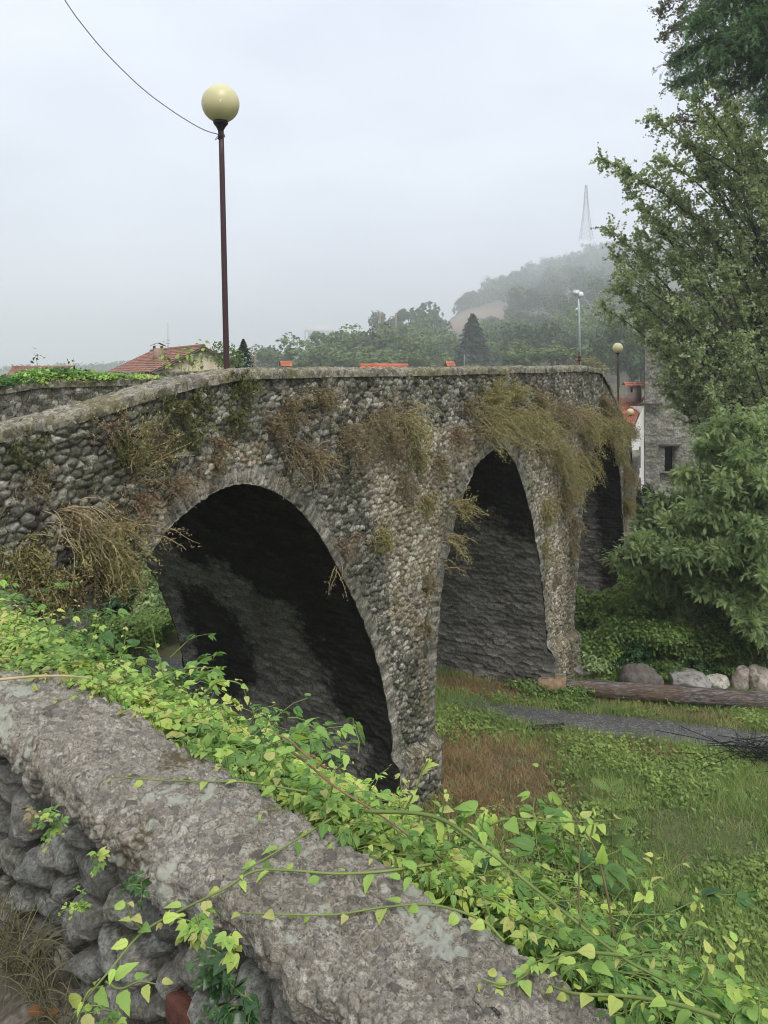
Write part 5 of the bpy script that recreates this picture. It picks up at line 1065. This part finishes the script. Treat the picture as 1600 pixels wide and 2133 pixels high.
def boulder(px, py, d, wpx, hpx, col, label, seed, rot=0, sharp=.35):
    bm = bpy.data.meshes.new('x'); import bmesh; B = bmesh.new(); bmesh.ops.create_icosphere(B, subdivisions=5, radius=1); V = np.array([v.co[:] for v in B.verts]); Fc = np.array([[v.index for v in f.verts] for f in B.faces]); B.free(); bpy.data.meshes.remove(bm)
    g = np.random.default_rng(seed); r_ = np.ones(len(V))
    for k in range(14): n_ = unit(g.normal(size=3)); dd = V @ n_; lim = .62 + .3 * g.random(); r_ = np.where(dd * r_ > lim, lim / np.maximum(dd, .01), r_)
    V = V * r_[:, None]; n1 = fbm(V[:, 0] * 3 + seed, V[:, 1] * 3 + V[:, 2] * 2.3, 5, seed); V = V * (1 + .16 * (n1 - .5))[:, None]; s3 = np.array([wpx / 2, wpx / 2.3, hpx / 2]) / F * d * 1.25
    V = V * s3; ca, sa = math.cos(rot), math.sin(rot); V = V @ np.array([[ca, 0, -sa], [0, 1, 0], [sa, 0, ca]]); 
    while P(px, py + hpx * .3, d)[2] < float(gz(P(px, py, d)[0], d)) and d > 17.9: d -= .1
    c = P(px, py, d); c[2] = max(c[2], float(gz(c[0], c[1])) + .30 * hpx / F * d)
    return tag(mesh('boulder', V + c, Fc, col, None, None, None, True, c), label, 'boulder', 'boulders behind the log')
def rock_mat(nm, a_, b_):
    t = NT(nm); c = t.ramp(t.noise(3, 6, .65), [(.35, a_), (.65, b_)]); c = t.mix(t.ramp(t.noise(8, 5, .7), [(.5, 0.0), (.62, .7)]), c, (.07, .065, .05)); return t.done(c, .88, t.bump(t.noise(9, 6, .7), .8, .04))
M['rock_dark'] = rock_mat('dark_boulder', (.10, .085, .075), (.17, .15, .135)); M['rock_pale'] = rock_mat('pale_boulder', (.42, .39, .33), (.6, .56, .49)); M['rock_grey'] = rock_mat('grey_boulder', (.22, .21, .20), (.34, .32, .30)); M['rock_pink'] = rock_mat('pinkish_boulder', (.32, .27, .22), (.50, .44, .38))
boulder(1335, 1425, 19.6, 66, 62, M['rock_dark'], 'dark brown boulder overgrown with roots, leftmost behind the log', 3)
boulder(1430, 1432, 19.6, 76, 46, M['rock_grey'], 'broad grey boulder left of the pale one', 5)
boulder(1492, 1442, 19.2, 40, 42, M['rock_pale'], 'pale pointed boulder behind the log', 8)
boulder(1541, 1432, 19.4, 28, 56, M['rock_pink'], 'narrow upright pinkish boulder', 9, .3)
boulder(1585, 1428, 19.4, 42, 60, M['rock_pink'], 'tall pinkish boulder at the right edge', 14, -.3)
boulder(1200, 1330, 24.5, 20, 26, M['rock_pale'], 'small pale stone right of the second pier', 16); boulder(1215, 1395, 22, 34, 22, M['rock_grey'], 'small grey stone half buried right of the second pier', 18); boulder(1190, 1430, 19.6, 26, 14, M['rock_grey'], 'flat grey stone at the foot of the second pier', 21)
# log
la = P(1129, 1462, 17.65); lb = np.array([9.6, 16.5, float(gz(9.6, 16.5)) + .24]); n = 160; tt = np.linspace(0, 1, n)[:, None]; lp = la * (1 - tt) + lb * tt; lp[:, 2] = np.maximum(gz(lp[:, 0], lp[:, 1]) + .20, 0 * lp[:, 2] + gz(lp[:, 0], lp[:, 1]) + .2) 
V, q, T3 = tube(lp, .17, 48, True); cen = np.repeat(lp, 48, 0); vv_ = V[:-2] - cen; ang = np.arctan2(vv_[:, 2], vv_[:, 1]); al = np.repeat(np.linspace(0, 1, n), 48) * 6
h = 1 + .20 * (fbm(al * .7, ang * 2.2, 4, 141) - .5) + .16 * (fbm(al * 1.2, ang * 9, 4, 142) - .5) + .06 * np.minimum(1, al * .3); V[:-2] = cen + vv_ * h[:, None]
t = NT('weathered_log'); mpn = t.n('Mapping', {'Vector': t.n('TexCoord').outputs['Object'], 'Scale': (1.2, 12, 12)}).outputs[0]; c = t.ramp(t.noise(3, 6, .7, mpn), [(.35, (.03, .024, .022)), (.5, (.10, .085, .078)), (.65, (.24, .21, .19))]); c = t.mix(t.ramp(t.noise(1.2, 4), [(.5, 0.0), (.65, .7)]), c, (.12, .075, .045)); M['log'] = t.done(c, .9, t.bump(t.noise(5, 6, .7, mpn), .7, .02))
lo = tag(mesh('log', V, q, M['log'], None, None, None, True, la), 'long weathered tree trunk lying on the ground beside the gravel path', 'log')
t = NT('fresh_cut_wood'); c = t.ramp(t.noise(12, 5), [(.35, (.18, .12, .07)), (.65, (.30, .21, .125))]); M['cut'] = t.done(c, .85)
ax = unit(lp[0] - lp[3]); b = Bag(); V2_, q2_, T2_ = tube(np.array([lp[0] - ax * .02, lp[0] + ax * .03, lp[0] + ax * .09]), [.17, .165, .13], 24); b.add(V2_, q2_); b.T.append(T2_); b.mt.append(np.zeros(len(T2_), int)); V2_, q2_, _ = tube(np.array([lp[0] - ax * .5, lp[0] + ax * .0]), [.18, .178], 24); b.add(V2_, q2_); b.build('cut_end', M['cut'], lo, True, la)
b = Bag(); gA = G(1095, 1519, GZ + .05); gB = G(1175, 1520, GZ + .06)
for k, (a_, c_) in enumerate(((G(1098, 1516, GZ + .04), G(1176, 1509, GZ + .07)), (G(1096, 1520, GZ + .04), G(1173, 1520, GZ + .05)))): bb = Bag(); addtube(bb, np.array([a_, c_]), .03, 6); tag(bb.build('bar', M['holder'], origin=a_), ['upper dark bar lying at the edge of the gravel path', 'lower dark bar lying beside the gravel path'][k], 'bar')
b = Bag()
for k in range(70): a_ = G(1590, 1585, GZ + .02) + rg.normal(size=3) * np.array([.35, .2, .05]); addtube(b, np.array([a_, a_ + unit(rg.normal(size=3) * np.array([1, .6, .35])) * .35 + np.array([0, 0, .12]), a_ + rg.normal(size=3) * np.array([.5, .3, .08]) + [0, 0, .2]]), .008, 3)
tag(b.build('brush_pile', M['holder'], origin=G(1590, 1585)), 'dark heap of dead branches by the gravel path at the right edge', 'brush pile')

# ------------------------------------------------------------------ meadow plants (nobody could count them)
M['grass'] = leafmat('grass_blade', [(0.172, 0.252, 0.090), (0.253, 0.360, 0.120), (0.345, 0.456, 0.150), (0.460, 0.528, 0.220)], .4, .6, nscale=.6, dark=.75)
M['drygrass'] = leafmat('dry_grass_blade', [(.26, .155, .08), (.38, .24, .13), (.48, .33, .19), (.30, .21, .10)], .3, .7)
def scatter_xy(n, x0, x1, y0, y1): return x0 + (x1 - x0) * rg.random(n), y0 + (y1 - y0) * rg.random(n)
bG = Bag(); bD = Bag(); bW = Bag()
x, y = scatter_xy(420000, -2.0, 9.5, 8.6, 20.5); keep = (x / y < .52) & (x / y > -.12); x, y = x[keep], y[keep]; dens = fbm(x * .9, y * .9, 4, 151); pd = pathdist(x, y); dry = dryness(x, y)
k = (pd > (.50 + .35 * (rg.random(len(x)) - .5)) * (.08 + .92 * sstep(1.6, 3.4, x + .8 * (fbm(x, y, 2, 5) - .5)))) & (rg.random(len(x)) < .3 + 1.1 * (dens - .3)); x, y, dry, dens = x[k], y[k], dry[k], dens[k]
def blades(bag, x, y, hgt, wdt, lean=.5):
    n = len(x); z = gz(x, y); B = np.stack([x, y, z], 1); a = rg.random(n) * 6.283; wv = np.stack([np.cos(a), np.sin(a), 0 * a], 1) * wdt; ln = rg.normal(size=(n, 3)) * lean * hgt[:, None]; ln[:, 2] = hgt
    m_ = B + ln * .5 + np.array([0, 0, .1]) * hgt[:, None]; V = np.stack([B - wv, B + wv, m_ + wv * .7, m_ - wv * .7, B + ln], 1).reshape(-1, 3); i = np.arange(n) * 5; r_ = np.clip(.3 * rg.random(n) + .9 * (fbm(x * 1.3, y * 1.3, 3, 161) - .15), 0, 1)
    nb = bag.n; bag.add(V, np.stack([i, i + 1, i + 2, i + 3], 1), 0, np.repeat(r_, 5)); bag.T.append(np.stack([i + 3, i + 2, i + 4], 1) + nb); bag.mt.append(np.zeros(n, int))
isd = rg.random(len(x)) < np.clip(dry * 1.15 + .10, 0, .90); hh = .04 + .13 * rg.random(len(x)) * (.3 + dens * 1.2)
g1 = ~isd; blades(bG, x[g1], y[g1], hh[g1] * 1.2, .0055); blades(bD, x[isd], y[isd], hh[isd] * .9, .0045, .9)
x, y = scatter_xy(70000, -1.5, 9.0, 8.6, 18); wd_ = fbm(x * .8 + 9, y * .8, 3, 171); k = (x / y < .52) & (x / y > -.1) & (pathdist(x, y) > (.45 + .5 * rg.random(len(x))) * (.1 + .9 * sstep(1.6, 3.4, x))) & (rg.random(len(x)) < sstep(.30, .72, wd_) * .55) & (dryness(x, y) < .1 + .8 * rg.random(len(x))); x, y, wd_ = x[k], y[k], wd_[k]; z = gz(x, y) + .03 + .09 * rg.random(len(x))
for cidx in range(3): addleaves(bW, np.stack([x, y, z], 1) + rg.normal(size=(len(x), 3)) * .03, unit(rg.normal(size=(len(x), 3)) * .45 + [0, -.2, 1]), .022 + .03 * rg.random(len(x)), 0, np.clip(.25 + (wd_ - .4) * 1.5 + .6 * rg.random(len(x)), 0, 1), .5)
tag(bG.build('grass', M['grass'], origin=(4, 13, GZ)), 'green grass of the river meadow', kind='stuff'); tag(bD.build('dry_grass', M['drygrass'], origin=(2, 14, GZ)), 'dry brown grass by the pier', kind='stuff'); tag(bW.build('ground_cover', M['shrub'], origin=(4, 12, GZ)), 'low broadleaf weeds of the meadow', kind='stuff')
# fallen stones and leaves on the path edge
b = Bag(); n = 700; x, y = scatter_xy(n, -1, 9, 14.4, 18.5); k = pathdist(x, y) < 1.2; x, y = x[k], y[k]; addleaves(b, np.stack([x, y, gz(x, y) + .035], 1), unit(rg.normal(size=(len(x), 3)) * .3 + [0, 0, 1]), .02 + .02 * rg.random(len(x)), 0, None, .6)
tag(b.build('leaf_litter', M['drybits'], origin=(4, 16, GZ)), 'scattered dead leaves along the gravel path', kind='stuff')
# ailanthus sapling
def sapling(px, pb, pt, d, nf, size, label):
    base = P(px, pb, d); base[2] = float(gz(base[0], base[1])) if d > 5 else base[2]; top = P(px, pt, d); t = empty('sapling', tuple(base), label=label, cat='plant'); b = Bag(); tt = np.linspace(0, 1, 8)[:, None]; path = base * (1 - tt) + top * tt; addtube(b, path, np.linspace(.014, .005, 8), 5); b.build('stem', M['wood_stem'], t, False, base)
    b = Bag(); f = np.linspace(.25, 1, nf)[:, None]; Pc = base * (1 - f) + top * f; a = np.arange(nf) * 2.4 + .4 + .5 * rg.normal(size=nf); A = np.stack([np.cos(a), np.sin(a), .1 + .35 * rg.normal(size=nf) + .6 * f[:, 0] ** 3], 1)
    FR2 = frond_template(11); sc = FR2[0].copy(); sc[:, 1] *= 1.1; template(b, sc, FR2[1], Pc, A, np.stack([.3 * rg.normal(size=nf), .3 * rg.normal(size=nf) - .2, 1 + 0 * a], 1), size * (1.1 - .5 * f[:, 0]), 0, f[:, 0] * .6 + .3 * rg.random(nf)); b.build('fronds', M['shrub'], t, False, base)
sapling(1275, 1890, 1640, 10.9, 24, .5, 'young sapling with long paired leaflets standing in the meadow'); sapling(1420, 1920, 1860, 10.2, 9, .34, 'small low sapling in the meadow near the right edge')

# ------------------------------------------------------------------ foreground vines
shoots = []      # (path, leaf size, tone)
def shoot(p0, d0_, L_, m=8, grav=.12, jit=.14, hold=None):
    p = np.array(p0, float); v = unit(np.array(d0_, float)); out = [p.copy()]
    for i in range(m):
        v = unit(v + np.array([0, 0, -grav]) + rg.normal(size=3) * jit); p = p + v * L_ / m
        if hold is not None and V0 < p @ np.array([*V2, 0]) < V1 and p[2] < -.99: p[2] = -.985 + .01 * rg.random()
        out.append(p.copy())
    return np.array(out)
bV = Bag(); nodes = []; Uv = np.array([*U2, 0]); Vv = np.array([*V2, 0])
def put_leaves(bag, path, ls, tone, n, tpl=None, tri=False, stem=True, sr=.0016, si=1):
    m = len(path) - 1
    if stem: addtube(bag, path, np.linspace(sr, sr * .55, m + 1), 4, si, .5)
    f = np.linspace(.12, 1, n) * m; i0 = np.clip(f.astype(int), 0, m - 1); q = path[i0] * (1 - (f - i0)[:, None]) + path[i0 + 1] * (f - i0)[:, None]; ax = unit(path[i0 + 1] - path[i0])
    sd = np.cross(ax, [0, 0, 1.0]); sd = unit(sd) * np.where(np.arange(n) % 2, 1, -1)[:, None]; A = unit(ax * .55 + sd * .9 + rg.normal(size=(n, 3)) * .3); q = q + A * ls * .25; N_ = unit(rg.normal(size=(n, 3)) * .38 + np.array([0, -.25, 1.0])); sz_ = ls * (.65 + .6 * rg.random(n)) * (1.0 - .45 * (f / m) ** 2)
    rn = np.clip(tone + .13 * rg.normal(size=n) + .25 * (f / m - .4), 0, 1)
    tp_ = tpl or LT_ov
    template(bag, tp_[0], tp_[1], q, A, N_, sz_, 0, rn, tp_[2])
    if tri:
        for s_ in (1, -1):
            A2 = unit(A + s_ * .9 * np.cross(N_, A)); template(bag, tp_[0], tp_[1], q + 0 * A2, A2, N_, sz_ * .8, 0, rn, tp_[2])
def zonev(u): return V1 + .05 - .20 * sstep(2.2, 3.0, u) - .05 * sstep(.9, .6, u)
ns_ = 4600
for k in range(ns_):
    u = rnd.uniform(.15, 4.6); vv0 = zonev(u) + abs(rnd.gauss(0, .12)) + (.10 if rnd.random() < .5 else 0)
    top = -.95 + .05 * math.sin(u * 3); z0 = -1.03 + rnd.uniform(-.03, .03) - .55 * max(0, vv0 - 1.28) - rnd.random() * .06
    hgt = .10 + .035 * math.sin(u * 5 + 1) + .03 * math.sin(u * 11)
    p0 = uv(u, vv0, z0); a = rnd.uniform(0, 6.283); dv = Uv * math.cos(a) + Vv * (math.sin(a) * .8 + .15) + np.array([0, 0, rnd.uniform(.1, .6)]); L_ = rnd.uniform(.06, .16) * (1.7 if rnd.random() < .10 else 1)
    path = shoot(p0, dv, L_, 6, .16, .16, True)
    big = fbm(np.array(u * 1.7), np.array(vv0 * 3.0), 2, 9); ls = rnd.choice((1, 1, 1.4)) * rnd.uniform(.019, .033) * (.85 if u < 1.4 else 1)
    put_leaves(bV, path, ls, .22 + .8 * float(big) + rnd.gauss(0, .16), rnd.randint(4, 7), LT_he if (math.sin(u * 2.3) + rnd.gauss(0, .6)) < -.2 else LT_ov, tri=rnd.random() < .35)
tag(bV.build('vine_cover', [M['vine'], M['vine_stem']], None, True, origin=tuple(uv(1.5, 1.3, -1.0))), 'dense green creeper along the far edge of the foreground wall', kind='stuff')
# hanging side of the creeper on the river side
bV = Bag()
for k in range(900):
    u = rnd.uniform(-.6, 5.6); p0 = uv(u, V1 + rnd.uniform(.08, .42), -1.05 - rnd.random() ** 1.3 * .9); path = shoot(p0, Vv * .7 + Uv * rnd.uniform(-.7, .7) + np.array([0, 0, rnd.uniform(-.3, .5)]), rnd.uniform(.12, .25), 5, .15, .15); put_leaves(bV, path, rnd.uniform(.035, .06), rnd.uniform(.05, .5), 5, LT_ov, tri=True)
tag(bV.build('hanging_creeper', [M['vine'], M['vine_stem']], origin=tuple(uv(1.5, 1.5, -1.3))), 'creeper hanging down the river side of the foreground wall', kind='stuff')
def onslab(px, py, z=-.985): return G(px, py, z)
def runner(name, pts, nl, ls, tone, label, tpl=None, sr=.0026, mat='vine', stemm='vine_stem', tri=False, cat='vine', group='long vine shoots of the foreground wall', k=7):
    b = Bag(); path = catmull(pts, k); addtube(b, path, np.linspace(sr, sr * .5, len(path)), 6, 1, .5)
    if nl: put_leaves(b, path, ls, tone, nl, tpl, tri, stem=False)
    return tag(b.build(name, [M[mat], M[stemm]], None, True, origin=path[0]), label, cat, group)
z_ = -.98
runner('vine_shoot', [onslab(640, 1650), onslab(520, 1630), onslab(420, 1628), onslab(330, 1625), onslab(240, 1618)], 11, .034, .75, 'yellow green shoot lying across the upper slab', LT_ov)
runner('vine_shoot', [onslab(700, 1700), onslab(600, 1760), onslab(500, 1820, -.975)], 7, .036, .3, 'short darker shoot creeping onto the slab below the first one', LT_ov)
runner('vine_shoot', [onslab(900, 1800), onslab(800, 1815), onslab(700, 1820), onslab(600, 1813), onslab(530, 1815), onslab(470, 1850), P(400, 1885, 1.50), P(300, 1940, 1.36), P(230, 2020, 1.30), P(180, 2080, 1.28), P(150, 2125, 1.30)], 17, .036, .7, 'long green shoot crossing the slab and hanging over its near edge', LT_ov, .0028)
runner('vine_shoot', [P(300, 1940, 1.36), P(275, 1915, 1.34), P(262, 1880, 1.33)], 5, .034, .85, 'little side shoot rising from the long hanging shoot', LT_ov, .002)
runner('vine_shoot', [P(220, 2045, 1.30), P(250, 2060, 1.28), P(290, 2045, 1.27), P(325, 2050, 1.26)], 5, .034, .75, 'side shoot pointing right near the lower end of the hanging shoot', LT_ov, .002)
runner('vine_shoot', [P(215, 2055, 1.30), P(185, 2065, 1.28), P(170, 2100, 1.27), P(160, 2133, 1.26)], 4, .038, .8, 'side shoot drooping at the bottom left of the frame', LT_ov, .002)
runner('vine_shoot', [onslab(1050, 1960), onslab(1000, 1915), onslab(900, 1885), onslab(800, 1890), onslab(700, 1905), onslab(600, 1905), onslab(505, 1902)], 15, .028, .8, 'yellow green shoot bowed over the middle of the slab', LT_he, .0026)
runner('vine_shoot', [onslab(1300, 1990, -.93), onslab(1200, 1985, -.96), onslab(1130, 2010), onslab(1060, 2050), onslab(1005, 2040)], 11, .029, .8, 'heart leaved shoot curling onto the slab at the lower right', LT_he, .0028)
runner('vine_shoot', [onslab(1500, 2120, -.90), onslab(1400, 2090, -.92), onslab(1300, 2075, -.94), onslab(1200, 2070, -.96), onslab(1150, 2055)], 14, .030, .8, 'thick heart leaved shoot nearest the lower right corner', LT_he, .0034)
runner('vine_shoot', [P(835, 1705, 1.75), P(868, 1640, 1.74), P(880, 1605, 1.74), P(893, 1583, 1.74)], 6, .034, .85, 'pale shoot rising in front of the foot of the first pier', LT_ov, .0028)
runner('vine_shoot', [P(1020, 1720, 1.62), P(1060, 1706, 1.60), P(1120, 1710, 1.58), P(1200, 1712, 1.56), P(1280, 1708, 1.54)], 9, .034, .7, 'horizontal shoot with dangling leaves in front of the meadow', LT_he, .0022)
runner('vine_shoot', [P(1280, 1960, 1.4), P(1262, 1850, 1.38), P(1235, 1760, 1.37), P(1180, 1680, 1.36), P(1128, 1605, 1.35)], 8, .034, .6, 'dark thin stem arching up before the meadow', LT_ov, .0022, stemm='wood_stem')
runner('vine_shoot', [P(1208, 1930, 1.36), P(1206, 1840, 1.36), P(1208, 1760, 1.36)], 4, .03, .5, 'straight thin upright stem before the sapling', LT_ov, .0018, stemm='wood_stem')
runner('vine_shoot', [P(1330, 1900, 1.4), P(1355, 1830, 1.38), P(1368, 1785, 1.37)], 8, .026, .8, 'yellow green upright tip right of the sapling', LT_ov, .0024)
runner('vine_shoot', [P(1420, 1960, 1.3), P(1450, 1900, 1.3), P(1458, 1870, 1.3)], 7, .025, .85, 'yellowish upright tip near the right edge', LT_ov, .0024)
runner('vine_shoot', [P(600, 1560, 2.0), P(640, 1590, 1.95), P(700, 1640, 1.85), P(780, 1690, 1.78), P(850, 1740, 1.7)], 6, .036, .35, 'brown arching bramble stem above the creeper', LT_ov, .0032, stemm='redstem')
runner('vine_shoot', [P(680, 1600, 1.9), P(640, 1575, 1.92), P(600, 1540, 1.95), P(570, 1530, 1.96)], 6, .036, .45, 'dark bramble tip crossing the dark arch', LT_ov, .003, stemm='redstem')
runner('vine_shoot', [P(590, 1590, 1.95), P(610, 1550, 1.95), P(640, 1512, 1.96), P(665, 1520, 1.97)], 5, .048, .55, 'leafy tip standing out against the dark arch', LT_ov, .0024)
runner('vine_shoot', [P(660, 1600, 1.9), P(690, 1565, 1.9), P(720, 1565, 1.9)], 4, .046, .6, 'second leafy tip against the foot of the dark arch', LT_ov, .0024)
runner('vine_shoot', [P(345, 1420, 2.6), P(328, 1360, 2.6), P(318, 1305, 2.6)], 3, .03, .8, 'thin pale tendril rising in front of the left arch opening', LT_ov, .0024)
runner('vine_shoot', [P(420, 1450, 2.4), P(455, 1420, 2.4), P(500, 1425, 2.4), P(515, 1460, 2.4)], 9, .036, .75, 'leafy tip with reddish leaves above the creeper left of the dark arch', LT_ov, .0026)
runner('vine_shoot', [P(300, 1430, 2.6), P(380, 1395, 2.55), P(445, 1390, 2.5)], 9, .036, .75, 'leaning shoot at the left bottom of the dark arch', LT_ov, .0026)
runner('vine_shoot', [P(760, 1690, 1.75), P(900, 1700, 1.65), P(1000, 1760, 1.55), P(1150, 1880, 1.45), P(1290, 1990, 1.33), P(1400, 2050, 1.27)], 10, .03, .75, 'thick pale runner stretched along the top of the creeper', LT_ov, .004)
runner('vine_shoot', [onslab(-40, 1420, -.93), P(60, 1410, 2.5), P(130, 1408, 2.5), P(185, 1412, 2.45)], 0, .03, .5, 'bare straw coloured stem lying on the creeper at the far left', None, .005, stemm='straw', cat='stem')
# pointed tip tufts along the creeper top
for k, (px, py, d) in enumerate([(40, 1262, 3.0), (110, 1275, 2.9), (205, 1285, 2.8), (265, 1310, 2.7), (560, 1490, 2.1), (700, 1600, 1.9), (930, 1650, 1.65), (1010, 1690, 1.6), (1240, 1700, 1.5), (1540, 1965, 1.2), (1480, 1990, 1.22)]):
    runner('vine_tip', [P(px - 12, py + 60, d), P(px - 5, py + 25, d), P(px, py, d)], 6, .028, .8, ['pale vine tip at the far left top of the creeper', 'second vine tip from the left on the creeper', 'vine tip below the bridge cobbles at the left', 'vine tip left of the left arch opening', 'vine tip before the dark base of the near arch', 'vine tip below the small weed clump of the first pier', 'vine tip right of the foot of the first pier', 'curled vine tip against the dry brown grass', 'vine tip just left of the sapling', 'vine tip at the right edge of the frame', 'vine tip inside the right edge of the frame'][k], LT_ov, .0024, cat='vine', group='upright vine tips along the creeper')
# ferns, ivy and grass in the foreground stone face
def tuft(px, py, d, n, ls, mat, label, tpl, rad=.05, down=.3, cat='plant'):
    c = P(px, py, d); b = Bag()
    for k in range(n): path = shoot(c + rg.normal(size=3) * rad * .3, -Vv * .5 + Uv * rnd.uniform(-.9, .9) + np.array([0, 0, rnd.uniform(-.6, .6)]), rad * rnd.uniform(.7, 1.7), 5, down * .4, .12); put_leaves(b, path, ls, rnd.uniform(.3, .9), 5, tpl, True)
    return tag(b.build('fern' if mat != 'ivy' else 'ivy', [M[mat], M['vine_stem']], origin=c), label, cat, 'small plants in the foreground stone face')
tuft(118, 1705, 1.86, 9, 0.019, 'vine', 'bright green fern under the slab at the left', LT_simple, 0.033); tuft(75, 1685, 1.98, 3, 0.019, 'drybits', 'small withered orange tuft beside the green fern', LT_simple, 0.022)
tuft(480, 2020, 1.33, 8, 0.028, 'ivy', 'dark glossy ivy in the joints at the bottom centre', LT_he, 0.044); tuft(505, 2085, 1.28, 7, 0.028, 'ivy', 'lower dark glossy ivy near the bottom edge', LT_he, 0.039); tuft(410, 1915, 1.42, 6, 0.024, 'vine', 'green leaves bunched where the long shoot leaves the slab', LT_ov, 0.033)
tuft(300, 1850, 1.60, 5, 0.017, 'ivy', 'small dark ivy under the slab edge', LT_he, 0.028); tuft(175, 1885, 1.72, 7, 0.012, 'vine', 'tiny mossy plant on a stone', LT_simple, 0.028); tuft(225, 2110, 1.42, 8, 0.014, 'vine', 'green fern low on the wall at the bottom', LT_simple, 0.033); tuft(205, 1780, 1.75, 2, 0.022, 'vine', 'pale young leaves hanging from the slab edge', LT_ov, 0.019); tuft(485, 1965, 1.27, 2, 0.022, 'vine', 'two pale heart leaves on the slab edge', LT_he, 0.017)
def grasstuft(px, py, n, L_, label):
    c = G(px, py, NB + .01); b = Bag()
    for k in range(n): a = rnd.uniform(0, 6.28); path = shoot(c + rg.normal(size=3) * [.03, .03, 0], [math.cos(a) * .45, math.sin(a) * .45, 1], L_ * rnd.uniform(.5, 1.1), 9, .26, .05); addtube(b, path, np.linspace(.0016, .0006, 10), 3, 0, rnd.random())
    return tag(b.build('grass_tuft', M['drytuft'], origin=c), label, 'grass', 'grass tufts at the foot of the foreground wall')
M['drytuft'] = leafmat('verge_grass', [(.15, .15, .07), (.26, .24, .13), (.34, .30, .18)], .3, .6)
for a in [(40, 2020, 60, .34, 'arching pale grass tuft at the left edge by the wall'), (85, 2075, 40, .22, 'short grass tuft right of the arching one'), (15, 1960, 36, .26, 'greener grass tuft at the far left'), (120, 2110, 26, .14, 'sparse low tuft at the foot of the wall')]: grasstuft(*a)
b = Bag(); c = G(58, 2108, NB + .03); template(b, LT_ov[0], LT_ov[1], np.array([c, c + [.05, .01, 0]]), np.array([[1, .2, 0], [.6, -.7, 0]]), np.array([[0, -.3, 1], [.2, 0, 1.]]), np.array([.055, .04]), 0, np.array([.5, .1]), LT_ov[2])
tag(b.build('fallen_leaf', leafmat('orange_leaf', [(.34, .15, .07), (.24, .09, .05)], .3, .5, (.5, .25, .1)), origin=c), 'curled orange fallen leaf on the ground at the bottom left', 'leaf')

# haze
hb = bpy.data.meshes.new('haze'); V, q = box((150, 1000, 130), (4800, 4200, 280)); V[:, 2] = np.where(V[:, 2] < 0, -60, 160)
HAZE = mesh('haze', V, q, None.__class__ and [NT('tmp').m]); HAZE.data.materials.clear()
hm = bpy.data.materials.new('haze'); hm.use_nodes = True; hm.node_tree.nodes.clear(); ho = hm.node_tree.nodes.new('ShaderNodeOutputMaterial'); pv = hm.node_tree.nodes.new('ShaderNodeVolumePrincipled')
pv.inputs['Color'].default_value = (.93, .95, .97, 1); pv.inputs['Density'].default_value = .00095; pv.inputs['Anisotropy'].default_value = .2
hm.node_tree.links.new(pv.outputs[0], ho.inputs['Volume']); HAZE.data.materials.append(hm)
tag(HAZE, 'even valley mist', kind='stuff')
